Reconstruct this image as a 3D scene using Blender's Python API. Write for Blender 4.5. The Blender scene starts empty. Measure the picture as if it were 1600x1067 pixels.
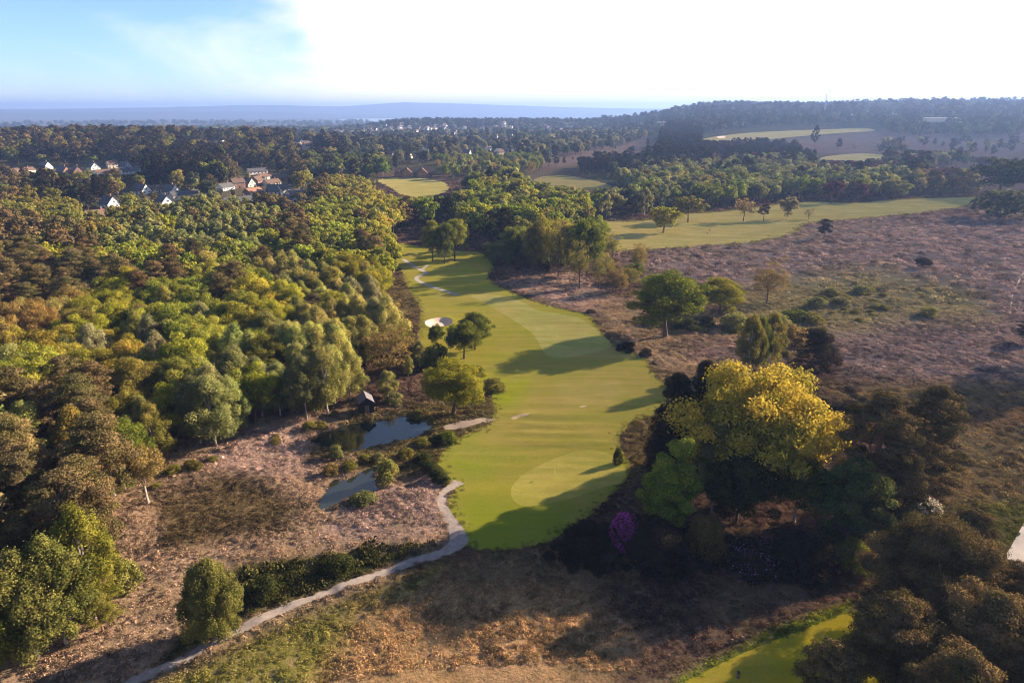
import bpy, math, random
import numpy as np
from mathutils import Vector, Matrix
from mathutils.geometry import delaunay_2d_cdt

PI = math.pi
rng = np.random.default_rng(7)
random.seed(7)
SC = bpy.context.scene
COL = SC.collection

# ------------------------------------------------------------------ camera
CZ = 60.0
PITCH = math.radians(18.7)
FPX = 1067.0                      # focal length in photo pixels (photo is 1600 wide)
cam_d = bpy.data.cameras.new('camera')
cam = bpy.data.objects.new('camera', cam_d)
COL.objects.link(cam)
cam.location = (0, 0, CZ)
cam.rotation_euler = (PI / 2 - PITCH, 0, 0)
cam_d.sensor_width = 36.0
cam_d.lens = 36.0 * FPX / 1600.0
cam_d.clip_start = 1.0
cam_d.clip_end = 60000.0
SC.camera = cam

# ------------------------------------------------------------------ light and sky
SUN_EL, SUN_AZ = math.radians(20.5), math.radians(61.0)     # azimuth from +Y towards +X
SUN_DIR = Vector((math.cos(SUN_EL) * math.sin(SUN_AZ), math.cos(SUN_EL) * math.cos(SUN_AZ), math.sin(SUN_EL)))
sun_d = bpy.data.lights.new('sun', 'SUN')
sun_d.energy = 5.0
sun_d.angle = math.radians(0.5)
sun_d.color = (1.0, 0.80, 0.56)
sun = bpy.data.objects.new('sun', sun_d)
COL.objects.link(sun)
sun.rotation_euler = SUN_DIR.to_track_quat('Z', 'Y').to_euler()
sun.location = (300, 200, 300)

world = bpy.data.worlds.new("World")
SC.world = world
world.use_nodes = True
wn, wl = world.node_tree.nodes, world.node_tree.links
wn.clear()
w_out = wn.new('ShaderNodeOutputWorld')
w_bg = wn.new('ShaderNodeBackground')
sky = wn.new('ShaderNodeTexSky')
sky.sky_type = 'NISHITA'
sky.sun_disc = False
sky.sun_elevation = SUN_EL
sky.sun_rotation = SUN_AZ
sky.air_density = 0.8
sky.dust_density = 0.0
sky.ozone_density = 4.0
w_bg.inputs['Strength'].default_value = 0.05
# a thin bright veil of cloud on the sun's side of the sky, clear blue away from it
tc = wn.new('ShaderNodeTexCoord')
vd = wn.new('ShaderNodeVectorMath'); vd.operation = 'DOT_PRODUCT'
wl.new(tc.outputs['Generated'], vd.inputs[0])
vd.inputs[1].default_value = (math.sin(SUN_AZ), math.cos(SUN_AZ), 0.18)
nz = wn.new('ShaderNodeTexNoise'); nz.inputs['Scale'].default_value = 5.0
nz.inputs['Detail'].default_value = 7.0; nz.inputs['Roughness'].default_value = 0.55
mp = wn.new('ShaderNodeMapping'); mp.inputs['Scale'].default_value = (1, 1, 2.6)
mp.inputs['Location'].default_value = (0.35, 0.2, 0.0)
wl.new(tc.outputs['Generated'], mp.inputs['Vector']); wl.new(mp.outputs[0], nz.inputs['Vector'])
ms = wn.new('ShaderNodeMath'); ms.operation = 'MULTIPLY_ADD'
wl.new(nz.outputs[0], ms.inputs[0]); ms.inputs[1].default_value = 0.55; 
wl.new(vd.outputs['Value'], ms.inputs[2])
mr = wn.new('ShaderNodeMapRange'); mr.interpolation_type = 'SMOOTHSTEP'
mr.inputs['From Min'].default_value = 0.36; mr.inputs['From Max'].default_value = 0.62
wl.new(ms.outputs[0], mr.inputs['Value'])
sx = wn.new('ShaderNodeSeparateXYZ'); wl.new(tc.outputs['Generated'], sx.inputs[0])
me = wn.new('ShaderNodeMapRange'); me.interpolation_type = 'SMOOTHSTEP'   # the veil lies low and thins out higher up
me.inputs['From Min'].default_value = 0.19; me.inputs['From Max'].default_value = 0.36
me.inputs['To Min'].default_value = 1.0; me.inputs['To Max'].default_value = 0.0
wl.new(sx.outputs['Z'], me.inputs['Value'])
mm = wn.new('ShaderNodeMath'); mm.operation = 'MULTIPLY'
wl.new(mr.outputs[0], mm.inputs[0]); wl.new(me.outputs[0], mm.inputs[1])
# thin streaks of high cloud over the rest
nc = wn.new('ShaderNodeTexNoise'); nc.inputs['Scale'].default_value = 2.2; nc.inputs['Detail'].default_value = 9.0; nc.inputs['Roughness'].default_value = .6
nc.inputs['Distortion'].default_value = .6
mc = wn.new('ShaderNodeMapping'); mc.inputs['Scale'].default_value = (1, 1, 4.0); mc.inputs['Location'].default_value = (1.3, .4, .15)
wl.new(tc.outputs['Generated'], mc.inputs['Vector']); wl.new(mc.outputs[0], nc.inputs['Vector'])
rc = wn.new('ShaderNodeMapRange'); rc.interpolation_type = 'SMOOTHSTEP'
rc.inputs['From Min'].default_value = .47; rc.inputs['From Max'].default_value = .75; rc.inputs['To Max'].default_value = .45
wl.new(nc.outputs[0], rc.inputs['Value'])
mk = wn.new('ShaderNodeMath'); mk.operation = 'MAXIMUM'
wl.new(mm.outputs[0], mk.inputs[0]); wl.new(rc.outputs[0], mk.inputs[1])
mx = wn.new('ShaderNodeMix'); mx.data_type = 'RGBA'
wl.new(mk.outputs[0], mx.inputs['Factor'])
wl.new(sky.outputs[0], mx.inputs['A'])
mx.inputs['B'].default_value = (8.0, 7.2, 6.0, 1)
wl.new(mx.outputs['Result'], w_bg.inputs['Color'])
wl.new(w_bg.outputs[0], w_out.inputs['Surface'])

SC.view_settings.view_transform = 'Standard'
SC.view_settings.look = 'None'
SC.view_settings.gamma = 1.0
SC.view_settings.use_curve_mapping = False
SC.view_settings.exposure = 2.1
SC.render.engine = 'CYCLES'
SC.cycles.max_bounces = 4
SC.cycles.diffuse_bounces = 2
SC.cycles.transmission_bounces = 2
SC.cycles.volume_bounces = 0
SC.cycles.use_denoising = True
SC.cycles.filter_width = 1.05

# ------------------------------------------------------------------ small helpers
def hash2(i, j, seed):
    n = (i * 374761393 + j * 668265263 + seed * 982451653) & 0xFFFFFFFF
    n = ((n ^ (n >> 13)) * 1274126177) & 0xFFFFFFFF
    return ((n ^ (n >> 16)) & 0xFFFFFF) / float(0xFFFFFF)

def vnoise(x, y, scale, seed=0):
    x = np.asarray(x, float) / scale; y = np.asarray(y, float) / scale
    i = np.floor(x).astype(np.int64); j = np.floor(y).astype(np.int64)
    fx = x - i; fy = y - j
    fx = fx * fx * (3 - 2 * fx); fy = fy * fy * (3 - 2 * fy)
    a = hash2(i, j, seed); b = hash2(i + 1, j, seed); c = hash2(i, j + 1, seed); d = hash2(i + 1, j + 1, seed)
    return (a * (1 - fx) + b * fx) * (1 - fy) + (c * (1 - fx) + d * fx) * fy

def fbm(x, y, scale, seed=0, o=3):
    s = 0; a = 1.0; t = 0
    for k in range(o):
        s = s + a * vnoise(x, y, scale / 2 ** k, seed + k); t += a; a *= .5
    return s / t

def sstep(a, b, x):
    t = np.clip((x - a) / (b - a), 0, 1)
    return t * t * (3 - 2 * t)

def inpoly(x, y, poly):
    x = np.asarray(x, float); y = np.asarray(y, float)
    ins = np.zeros(x.shape, bool)
    n = len(poly)
    for k in range(n):
        x0, y0 = poly[k]; x1, y1 = poly[(k + 1) % n]
        if y0 == y1: continue
        c = ((y0 > y) != (y1 > y)) & (x < (x1 - x0) * (y - y0) / (y1 - y0) + x0)
        ins ^= c
    return ins

def sdist(x, y, poly, closed=True):
    """distance to outline, negative inside"""
    x = np.asarray(x, float); y = np.asarray(y, float)
    best = np.full(x.shape, 1e18)
    n = len(poly)
    for k in range(n if closed else n - 1):
        x0, y0 = poly[k]; x1, y1 = poly[(k + 1) % n]
        dx, dy = x1 - x0, y1 - y0
        L = dx * dx + dy * dy + 1e-12
        t = np.clip(((x - x0) * dx + (y - y0) * dy) / L, 0, 1)
        d = (x - x0 - t * dx) ** 2 + (y - y0 - t * dy) ** 2
        best = np.minimum(best, d)
    d = np.sqrt(best)
    return np.where(inpoly(x, y, poly), -d, d) if closed else d

def smooth(poly, closed=True, n=5):
    p = np.array(poly, float); N = len(p); out = []
    rngk = range(N) if closed else range(N - 1)
    for k in rngk:
        if closed: a, b, c, d = p[k - 1], p[k], p[(k + 1) % N], p[(k + 2) % N]
        else: a, b, c, d = p[max(k - 1, 0)], p[k], p[k + 1], p[min(k + 2, N - 1)]
        for t in np.linspace(0, 1, n, endpoint=False):
            out.append(0.5 * ((2 * b) + (-a + c) * t + (2 * a - 5 * b + 4 * c - d) * t * t + (-a + 3 * b - 3 * c + d) * t ** 3))
    if not closed: out.append(p[-1])
    return np.array(out)

# ------------------------------------------------------------------ terrain
sp_, cp_ = math.sin(PITCH), math.cos(PITCH)
BUNKS = []
PONDS = []          # world polygons, filled below
FLATS = []          # lawns are smoother

def h_base(x, y):
    x = np.asarray(x, float); y = np.asarray(y, float)
    r = np.hypot(x, y)
    az = np.degrees(np.arctan2(x, y))
    fwd = (np.abs(az) < 90)
    z = 0.9 * (fbm(x, y, 70, 3) - .5) * sstep(60, 160, r)
    z = z + 10 * (fbm(x, y, 420, 11) - .5) * sstep(500, 1100, r)
    right = sstep(6, 16, az) * fwd
    z = z + 26 * (fbm(x, y, 420, 61) - .45) * right * sstep(2100, 2700, y)
    z = z + 60 * right * sstep(800, 3000, y) + 22 * sstep(14, 30, az) * fwd * sstep(1100, 2000, r) * 0.4
    # wooded rise behind the houses
    z = z + 15 * np.exp(-((x + 560) / 330) ** 2 - ((y - 1000) / 190) ** 2)
    # ridge in front of the harbour
    z = z + 26 * np.exp(-((y - 2700) / 420) ** 2) * sstep(-14, -7, az) * (1 - sstep(6, 12, az))
    # long fall to the coastal plain
    left = 1 - right
    z = z - 43 * left * sstep(1500, 4600, r) - 100 * right * sstep(3300, 5200, r)
    # harbour
    hb = sstep(6200, 7200, y) * (1 - sstep(9600, 10400, y)) * sstep(-14.5, -11.5, az + 2 * (fbm(x, y, 1500, 5) - .5)) * (az < 60)
    z = z - 12 * hb
    # far hills
    prof = np.interp(az, [-60, -38, -30, -24, -20, -17, -13.5, -11, -8.5, -5, 0, 5, 12, 60],
                     [70, 66, 88, 120, 150, 148, 122, 165, 205, 190, 150, 110, 80, 60])
    prof = prof + 14 * (fbm(az * 100, r * .02, 120, 9) - .5)
    z = z + (prof + 43) * np.exp(-((r - 14500) / 1400) ** 2) * fwd
    z = z + 75 * np.exp(-((r - 11800) / 700) ** 2) * (1 - sstep(-20, -8, az)) * fwd
    z = z + 38 * np.exp(-((r - 7400) / 90) ** 2 - ((az + 12.4) / 0.55) ** 2)
    # hazy rise at far right
    z = z + 88 * np.exp(-((r - 5600) / 500) ** 2) * sstep(24, 31, az) * fwd
    return np.maximum(z, -55.0)

def h(x, y):
    x = np.asarray(x, float); y = np.asarray(y, float)
    z = h_base(x, y)
    r = np.hypot(x, y)
    near = (r < 700)
    rough = np.ones(x.shape)
    for poly in FLATS:
        m = near
        d = np.full(x.shape, 50.0)
        if m.any(): d[m] = sdist(x[m], y[m], poly)
        rough = np.minimum(rough, sstep(-1, 4, d))
    hum = (fbm(x, y, 7, 21) - .5) * 0.9 + (fbm(x, y, 2.2, 31) - .5) * .45
    z = z + hum * rough * near * (1 - sstep(300, 700, r))
    for poly in PONDS:
        m = near & (np.hypot(x - poly[:, 0].mean(), y - poly[:, 1].mean()) < 60)
        if m.any():
            d = sdist(x[m], y[m], poly)
            f = 1 - sstep(0.0, 1.3, d)
            z[m] = z[m] * (1 - f) + (-0.28) * f
    for poly in BUNKS:
        m = near & (np.hypot(x - poly[:, 0].mean(), y - poly[:, 1].mean()) < 30)
        if m.any():
            d = sdist(x[m], y[m], poly); z[m] = z[m] - .75 * sstep(.05, 1.3, -d) + .3 * np.exp(-((d - .3) / .8) ** 2)
    # low terraces in front of the green
    for k, yy in enumerate((117, 120.5, 124.5, 129)):
        z = z + 0.42 * np.exp(-((y - yy - .03 * (x - 10) ** 2 * .3) / 0.9) ** 2) * np.exp(-((x - 9) / 9) ** 4) * (r < 200)
    # raised tee and bank, near edge
    z = z + 0.0 * x
    return z

def project(x, y, z):
    w = np.asarray(z, float) - CZ
    d = y * cp_ - w * sp_
    u = y * sp_ + w * cp_
    d = np.where(d > 1e-3, d, 1e-3)
    return 800 + FPX * x / d, 533.5 - FPX * u / d

_T = 50 * 1.006 ** np.arange(980)
def unproject(px, py, fn=None):
    fn = fn or h_base
    px = np.atleast_1d(np.asarray(px, float)); py = np.atleast_1d(np.asarray(py, float))
    u = (px - 800) / FPX; v = (py - 533.5) / FPX
    dx = u; dy = cp_ - v * sp_; dz = -(sp_ + v * cp_)
    X = dx[:, None] * _T; Y = dy[:, None] * _T; Z = CZ + dz[:, None] * _T
    below = Z < fn(X, Y)
    k = np.where(below.any(1), below.argmax(1), len(_T) - 1)
    lo = _T[np.maximum(k - 1, 0)]; hi = _T[k]
    for _ in range(18):
        m = (lo + hi) / 2
        b = (CZ + dz * m) < fn(dx * m, dy * m)
        hi = np.where(b, m, hi); lo = np.where(b, lo, m)
    return np.c_[dx * hi, dy * hi]

def P1(px, py):
    q = unproject([px], [py])[0]
    return float(q[0]), float(q[1])

def z_at(x, y, py):
    v = (py - 533.5) / FPX
    return CZ - y * (sp_ + v * cp_) / (cp_ - v * sp_)

def W(poly, closed=True, n=5):
    s = smooth(poly, closed, n)
    return unproject(s[:, 0], s[:, 1])

def hz(x, y):
    return float(h(np.array([x]), np.array([y]))[0])

# ------------------------------------------------------------------ materials
def ncol(c): return (c[0], c[1], c[2], 1)

def mat(name, color, rough=.9, noise=0.0, scale=5.0, spec=0.1, metallic=0):
    m = bpy.data.materials.new(name); m.use_nodes = True
    nt = m.node_tree; b = nt.nodes['Principled BSDF']
    b.inputs['Roughness'].default_value = rough
    b.inputs['Specular IOR Level'].default_value = spec
    b.inputs['Metallic'].default_value = metallic
    b.inputs['Base Color'].default_value = ncol(color)
    if noise:
        t = nt.nodes.new('ShaderNodeTexCoord'); n = nt.nodes.new('ShaderNodeTexNoise')
        n.inputs['Scale'].default_value = scale; n.inputs['Detail'].default_value = 5
        nt.links.new(t.outputs['Object'], n.inputs['Vector'])
        r = nt.nodes.new('ShaderNodeMapRange'); r.inputs['From Min'].default_value = .3; r.inputs['From Max'].default_value = .7
        r.inputs['To Min'].default_value = 1 - noise; r.inputs['To Max'].default_value = 1 + noise
        nt.links.new(n.outputs[0], r.inputs['Value'])
        v = nt.nodes.new('ShaderNodeVectorMath'); v.operation = 'SCALE'
        v.inputs[0].default_value = color
        nt.links.new(r.outputs[0], v.inputs['Scale'])
        nt.links.new(v.outputs[0], b.inputs['Base Color'])
    return m

def leaf_mat(name, transl=.3):
    """colour = tint of the plant * per-leaf variation"""
    m = bpy.data.materials.new(name); m.use_nodes = True
    nt = m.node_tree; N = nt.nodes; L = nt.links; N.clear()
    out = N.new('ShaderNodeOutputMaterial')
    at = N.new('ShaderNodeAttribute'); at.attribute_type = 'INSTANCER'; at.attribute_name = 'tint'
    av = N.new('ShaderNodeAttribute'); av.attribute_type = 'GEOMETRY'; av.attribute_name = 'v'
    sc = N.new('ShaderNodeMapRange'); sc.inputs['To Min'].default_value = .5; sc.inputs['To Max'].default_value = 1.5
    L.new(av.outputs['Fac'], sc.inputs['Value'])
    vm = N.new('ShaderNodeVectorMath'); vm.operation = 'SCALE'
    L.new(at.outputs['Color'], vm.inputs[0]); L.new(sc.outputs[0], vm.inputs['Scale'])
    # young leaf tips are yellower, older ones browner
    hs = N.new('ShaderNodeHueSaturation')
    hr = N.new('ShaderNodeMapRange'); hr.inputs['To Min'].default_value = .525; hr.inputs['To Max'].default_value = .48
    L.new(av.outputs['Fac'], hr.inputs['Value']); L.new(hr.outputs[0], hs.inputs['Hue'])
    L.new(vm.outputs[0], hs.inputs['Color'])
    d = N.new('ShaderNodeBsdfDiffuse'); t = N.new('ShaderNodeBsdfTranslucent')
    L.new(hs.outputs[0], d.inputs['Color']); L.new(hs.outputs[0], t.inputs['Color'])
    mxs = N.new('ShaderNodeMixShader'); mxs.inputs[0].default_value = transl
    L.new(d.outputs[0], mxs.inputs[1]); L.new(t.outputs[0], mxs.inputs[2])
    L.new(mxs.outputs[0], out.inputs['Surface'])
    return m

def land_mat(name, wild=True):
    m = bpy.data.materials.new(name); m.use_nodes = True
    nt = m.node_tree; N = nt.nodes; L = nt.links; N.clear()
    out = N.new('ShaderNodeOutputMaterial'); d = N.new('ShaderNodeBsdfDiffuse'); d.inputs['Roughness'].default_value = 1
    L.new(d.outputs[0], out.inputs['Surface'])
    at = N.new('ShaderNodeAttribute'); at.attribute_name = 'cover'
    geo = N.new('ShaderNodeNewGeometry')
    def noise(scale, det=6, rough=.6, dist=0, sc=None):
        n = N.new('ShaderNodeTexNoise'); n.inputs['Scale'].default_value = scale
        n.inputs['Detail'].default_value = det; n.inputs['Roughness'].default_value = rough
        n.inputs['Distortion'].default_value = dist
        if sc:
            mpp = N.new('ShaderNodeMapping'); mpp.inputs['Scale'].default_value = sc
            L.new(geo.outputs['Position'], mpp.inputs[0]); L.new(mpp.outputs[0], n.inputs['Vector'])
        else: L.new(geo.outputs['Position'], n.inputs['Vector'])
        return n
    def rngm(src, a, b, lo, hi):
        r = N.new('ShaderNodeMapRange')
        for k, v in zip(('From Min', 'From Max', 'To Min', 'To Max'), (a, b, lo, hi)): r.inputs[k].default_value = v
        L.new(src, r.inputs['Value']); return r.outputs[0]
    def mixc(f, a, b, mode='MIX'):
        x = N.new('ShaderNodeMix'); x.data_type = 'RGBA'; x.blend_type = mode
        if isinstance(f, float): x.inputs['Factor'].default_value = f
        else: L.new(f, x.inputs['Factor'])
        if isinstance(a, tuple): x.inputs['A'].default_value = a
        else: L.new(a, x.inputs['A'])
        if isinstance(b, tuple): x.inputs['B'].default_value = b
        else: L.new(b, x.inputs['B'])
        return x.outputs['Result']
    base = at.outputs['Color']
    if wild:
        n1 = noise(.09, 8, .62, .4); n2 = noise(.55, 7, .7, .6); n3 = noise(2.6, 5, .7)
        c = mixc(rngm(n1.outputs[0], .42, .62, 0.0, .55), base, (.10, .08, .028, 1))       # mossy green-brown patches
        c = mixc(rngm(n2.outputs[0], .50, .66, 0, .6), c, (.26, .175, .11, 1))             # straw and dead bracken
        c = mixc(rngm(n2.outputs[0], .30, .44, .65, 0), c, (.055, .036, .022, 1))            # dark heather
        s = rngm(n3.outputs[0], .3, .7, .5, 1.35)
        bump_src = n3; bs, bd = .9, .35
    else:
        n1 = noise(.06, 7, .6, .5); n2 = noise(.35, 6, .6, .3, (1, 1, 1)); n3 = noise(3.0, 5, .7)
        c = mixc(rngm(n1.outputs[0], .40, .64, 0.0, .42), base, (.38, .26, .09, 1))
        c = mixc(rngm(n2.outputs[0], .35, .65, 0.0, .22), c, (.15, .17, .014, 1))
        n4 = noise(1.0, 2, .5, .8, (.035, .30, 1)); c = mixc(rngm(n4.outputs[0], .44, .56, 0, .30), c, (.16, .19, .018, 1))
        s = rngm(n3.outputs[0], .3, .7, .84, 1.16)
        bump_src = n3; bs, bd = .4, .08
    vm = N.new('ShaderNodeVectorMath'); vm.operation = 'SCALE'
    L.new(c, vm.inputs[0]); L.new(s, vm.inputs['Scale'])
    L.new(vm.outputs[0], d.inputs['Color'])
    bp = N.new('ShaderNodeBump'); bp.inputs['Strength'].default_value = bs; bp.inputs['Distance'].default_value = bd
    L.new(bump_src.outputs[0], bp.inputs['Height']); L.new(bp.outputs[0], d.inputs['Normal'])
    return m

M = {}
M['land'] = land_mat('heath_ground')
M['lawn'] = land_mat('lawn_turf', False)
M['leaf'] = leaf_mat('foliage', .42)
M['needle'] = leaf_mat('needles', .12)
M['dry'] = leaf_mat('dry_heather', .15)
M['path'] = mat('worn_asphalt', (.225, .19, .175), .95, .2, 1.2)
M['sand'] = mat('bunker_sand', (.50, .385, .31), .95, .08, 2)
M['chalk'] = mat('bare_chalky_soil', (.27, .20, .125), .95, .2, 3)
M['trodden'] = mat('trodden_earth', (.21, .165, .14), .95, .2, 3)
M['concrete'] = mat('pale_concrete', (.27, .245, .24), .9, .08, .8)
M['bark'] = mat('bark', (.10, .075, .055), .95, .35, 3)
M['pinebark'] = mat('pine_bark', (.16, .085, .05), .95, .35, 3)
M['birchbark'] = mat('pale_bark', (.34, .30, .26), .9, .4, 4)
M['white'] = mat('white_render', (.74, .72, .70), .8, .05, 1)
M['cream'] = mat('cream_render', (.58, .50, .40), .8, .05, 1)
M['brick'] = mat('red_brick', (.22, .115, .085), .9, .2, 4)
M['rooftile'] = mat('brown_roof_tiles', (.13, .085, .068), .85, .25, 3)
M['slate'] = mat('grey_slate', (.085, .085, .095), .7, .2, 3)
M['orange'] = mat('terracotta_tiles', (.24, .125, .085), .85, .2, 3)
M['glass'] = mat('window_glass', (.04, .05, .06), .15, 0, 1, .5)
M['wood'] = mat('dark_stained_timber', (.035, .026, .024), .8, .3, 6)
M['felt'] = mat('grey_roof_felt', (.13, .12, .14), .9, .15, 4)
M['post'] = mat('weathered_timber', (.14, .10, .07), .9, .3, 8)
M['paintw'] = mat('white_paint', (.8, .8, .78), .6)
M['steel'] = mat('galvanised_steel', (.32, .33, .34), .5, 0, 1, .3, .6)
M['flag'] = mat('flag_cloth', (.8, .72, .1), .8)
M['skin'] = mat('skin', (.45, .27, .19), .7)
M['navy'] = mat('navy_cloth', (.03, .04, .08), .9)
M['redc'] = mat('pale_shirt', (.5, .5, .52), .9)

m = bpy.data.materials.new('pond_water'); m.use_nodes = True
b = m.node_tree.nodes['Principled BSDF']
b.inputs['Base Color'].default_value = (.012, .016, .012, 1); b.inputs['Roughness'].default_value = .06
b.inputs['IOR'].default_value = 1.45; b.inputs['Specular IOR Level'].default_value = .9
_n = m.node_tree.nodes.new('ShaderNodeTexNoise'); _n.inputs['Scale'].default_value = 1.4; _n.inputs['Detail'].default_value = 4
_g = m.node_tree.nodes.new('ShaderNodeNewGeometry'); m.node_tree.links.new(_g.outputs['Position'], _n.inputs['Vector'])
_b = m.node_tree.nodes.new('ShaderNodeBump'); _b.inputs['Strength'].default_value = .12; _b.inputs['Distance'].default_value = .05
m.node_tree.links.new(_n.outputs[0], _b.inputs['Height']); m.node_tree.links.new(_b.outputs[0], b.inputs['Normal'])
M['water'] = m
m = bpy.data.materials.new('sea_water'); m.use_nodes = True
b = m.node_tree.nodes['Principled BSDF']
b.inputs['Base Color'].default_value = (.05, .08, .1, 1); b.inputs['Roughness'].default_value = .25
M['sea'] = m

# ------------------------------------------------------------------ mesh helpers
def mesh_np(name, verts, faces, mats, attrs=None, smooth_=False):
    """verts Nx3, faces list/array of equal length polys"""
    me = bpy.data.meshes.new(name)
    verts = np.asarray(verts, np.float32); faces = np.asarray(faces, np.int32)
    nf, k = faces.shape
    me.vertices.add(len(verts)); me.vertices.foreach_set('co', verts.ravel())
    me.loops.add(nf * k); me.loops.foreach_set('vertex_index', faces.ravel())
    me.polygons.add(nf); me.polygons.foreach_set('loop_start', np.arange(0, nf * k, k, dtype=np.int32))
    if smooth_: me.polygons.foreach_set('use_smooth', np.ones(nf, bool))
    me.update(calc_edges=True)
    for mt in (mats if isinstance(mats, (list, tuple)) else [mats]): me.materials.append(mt)
    for an, (typ, dom, data) in (attrs or {}).items():
        a = me.attributes.new(an, typ, dom)
        key = {'FLOAT': 'value', 'FLOAT_COLOR': 'color', 'FLOAT_VECTOR': 'vector', 'INT': 'value'}[typ]
        a.data.foreach_set(key, np.asarray(data, np.float32 if typ != 'INT' else np.int32).ravel())
    return me

def link(name, data, parent=None, loc=None, rz=0, scale=None):
    o = bpy.data.objects.new(name, data); COL.objects.link(o)
    if parent is not None: o.parent = parent
    if loc is not None: o.location = loc
    if rz: o.rotation_euler = (0, 0, rz)
    if scale is not None: o.scale = scale
    return o

def tag(o, label=None, cat=None, group=None, kind=None):
    if label: o['label'] = label
    if cat: o['category'] = cat
    if group: o['group'] = group
    if kind: o['kind'] = kind
    return o

class MB:
    """collects boxes, tubes and polys for one mesh"""
    def __init__(s): s.v = []; s.f = []; s.m = []
    def poly(s, pts, faces, mi=0):
        k = len(s.v); s.v += [tuple(p) for p in pts]
        for f in faces: s.f.append([k + i for i in f]); s.m.append(mi)
    def box(s, x0, x1, y0, y1, z0, z1, mi=0):
        p = [(x, y, z) for z in (z0, z1) for y in (y0, y1) for x in (x0, x1)]
        s.poly(p, [(0, 2, 3, 1), (4, 5, 7, 6), (0, 1, 5, 4), (2, 6, 7, 3), (0, 4, 6, 2), (1, 3, 7, 5)], mi)
    def tube(s, pts, radii, n=6, mi=0, cap=True):
        pts = [Vector(p) for p in pts]; k0 = len(s.v)
        for i, p in enumerate(pts):
            d = (pts[min(i + 1, len(pts) - 1)] - pts[max(i - 1, 0)]).normalized()
            a = d.cross(Vector((0, 0, 1)) if abs(d.z) < .9 else Vector((1, 0, 0))).normalized(); b_ = d.cross(a)
            for j in range(n):
                t = 2 * PI * j / n
                s.v.append(tuple(p + (a * math.cos(t) + b_ * math.sin(t)) * radii[i]))
        for i in range(len(pts) - 1):
            for j in range(n):
                a0 = k0 + i * n + j; a1 = k0 + i * n + (j + 1) % n
                s.f.append([a0, a1, a1 + n, a0 + n]); s.m.append(mi)
        if cap:
            s.f.append([k0 + (len(pts) - 1) * n + j for j in range(n)]); s.m.append(mi)
    def build(s, name, mats):
        me = bpy.data.meshes.new(name)
        me.from_pydata(s.v, [], s.f)
        for mt in (mats if isinstance(mats, (list, tuple)) else [mats]): me.materials.append(mt)
        me.polygons.foreach_set('material_index', s.m); me.update()
        return me

# ------------------------------------------------------------------ regions of the ground (photo outlines projected onto the terrain)
ROUGH = [(606, 386), (632, 380), (668, 388), (720, 392), (752, 395), (772, 412), (765, 437), (800, 456), (850, 475), (905, 488), (922, 494),
         (940, 515), (962, 541), (985, 548), (1012, 562), (1024, 585), (1046, 606), (1030, 642), (990, 660), (968, 690), (985, 735), (945, 785), (890, 826),
         (845, 850), (780, 860), (735, 856), (722, 832), (706, 806), (700, 782), (712, 760), (690, 744), (684, 722), (700, 694), (735, 675),
         (768, 658), (768, 622), (752, 600), (728, 585), (700, 572), (665, 560), (652, 535), (655, 505), (655, 478), (640, 455), (628, 430), (612, 405)]
FAIRWAY = [(735, 462), (775, 461), (815, 471), (838, 484), (875, 490), (905, 497), (926, 510), (945, 527), (955, 541), (920, 553), (870, 560), (850, 550),
           (840, 532), (828, 518), (806, 503), (772, 482)]
GREEN = [(798, 768), (806, 752), (827, 735), (868, 716), (905, 704), (940, 705), (966, 718), (978, 736), (972, 752), (940, 762), (900, 776), (860, 786), (828, 791), (806, 785)]
TEE = [(1030, 1100), (1100, 1050), (1180, 1012), (1250, 985), (1330, 957), (1400, 975), (1380, 1100)]
LAWN_B = [(930, 348), (1000, 345), (1060, 335), (1130, 330), (1200, 321), (1260, 315), (1330, 317), (1400, 312), (1470, 309), (1535, 308), (1530, 318), (1480, 328), (1400, 337),
          (1330, 343), (1262, 350), (1240, 366), (1180, 378), (1110, 384), (1040, 389), (985, 391), (935, 392), (925, 372)]
LAWN_C = [(592, 281), (640, 277), (690, 284), (702, 294), (690, 303), (660, 312), (636, 308), (605, 292)]
LAWN_D = [(1098, 219), (1130, 212), (1200, 206), (1345, 201), (1362, 205), (1300, 209), (1220, 216), (1150, 223)]
LAWN_E = [(835, 280), (880, 274), (950, 288), (948, 297), (900, 296), (850, 290)]
LAWN_F = [(1285, 246), (1350, 240), (1410, 246), (1400, 254), (1300, 256)]
POND1 = [(485, 687), (496, 678), (512, 671), (535, 664), (562, 659), (600, 654), (628, 648), (655, 654), (676, 667), (662, 676), (640, 684), (605, 691), (575, 697), (548, 705), (518, 700), (498, 694)]
POND2 = [(496, 791), (506, 768), (520, 748), (545, 745), (572, 731), (588, 727), (584, 742), (592, 762), (572, 768), (548, 772), (528, 784), (510, 793)]
BUNK = [(664, 505), (672, 500), (690, 497), (704, 499), (706, 506), (694, 511), (672, 512)]
BUNK2 = [(946, 374), (954, 371), (966, 372), (968, 376), (956, 377)]
BUNK3 = [(1120, 214), (1130, 213), (1134, 215), (1124, 216)]

FLATS += [W(ROUGH), W(GREEN), W(TEE), W(LAWN_B)]
BUNKS += [W(BUNK), W(BUNK2)]
PONDS += [W(POND1, n=8), W(POND2, n=8)]

def ribbon(pts, widths, n=8):
    """centre line in photo pixels, widths in metres -> world outline"""
    p = np.array(pts, float)
    s = smooth(p, False, n)
    ws = np.interp(np.linspace(0, len(p) - 1, len(s)), np.arange(len(p)), widths)
    c = unproject(s[:, 0], s[:, 1])
    d = np.gradient(c, axis=0); d /= np.linalg.norm(d, axis=1)[:, None] + 1e-9
    nrm = np.c_[-d[:, 1], d[:, 0]] * (ws[:, None] / 2) * (1 + .012 * rng.normal(size=(len(s), 1)))
    return np.vstack([c + nrm, (c - nrm)[::-1]])

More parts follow.
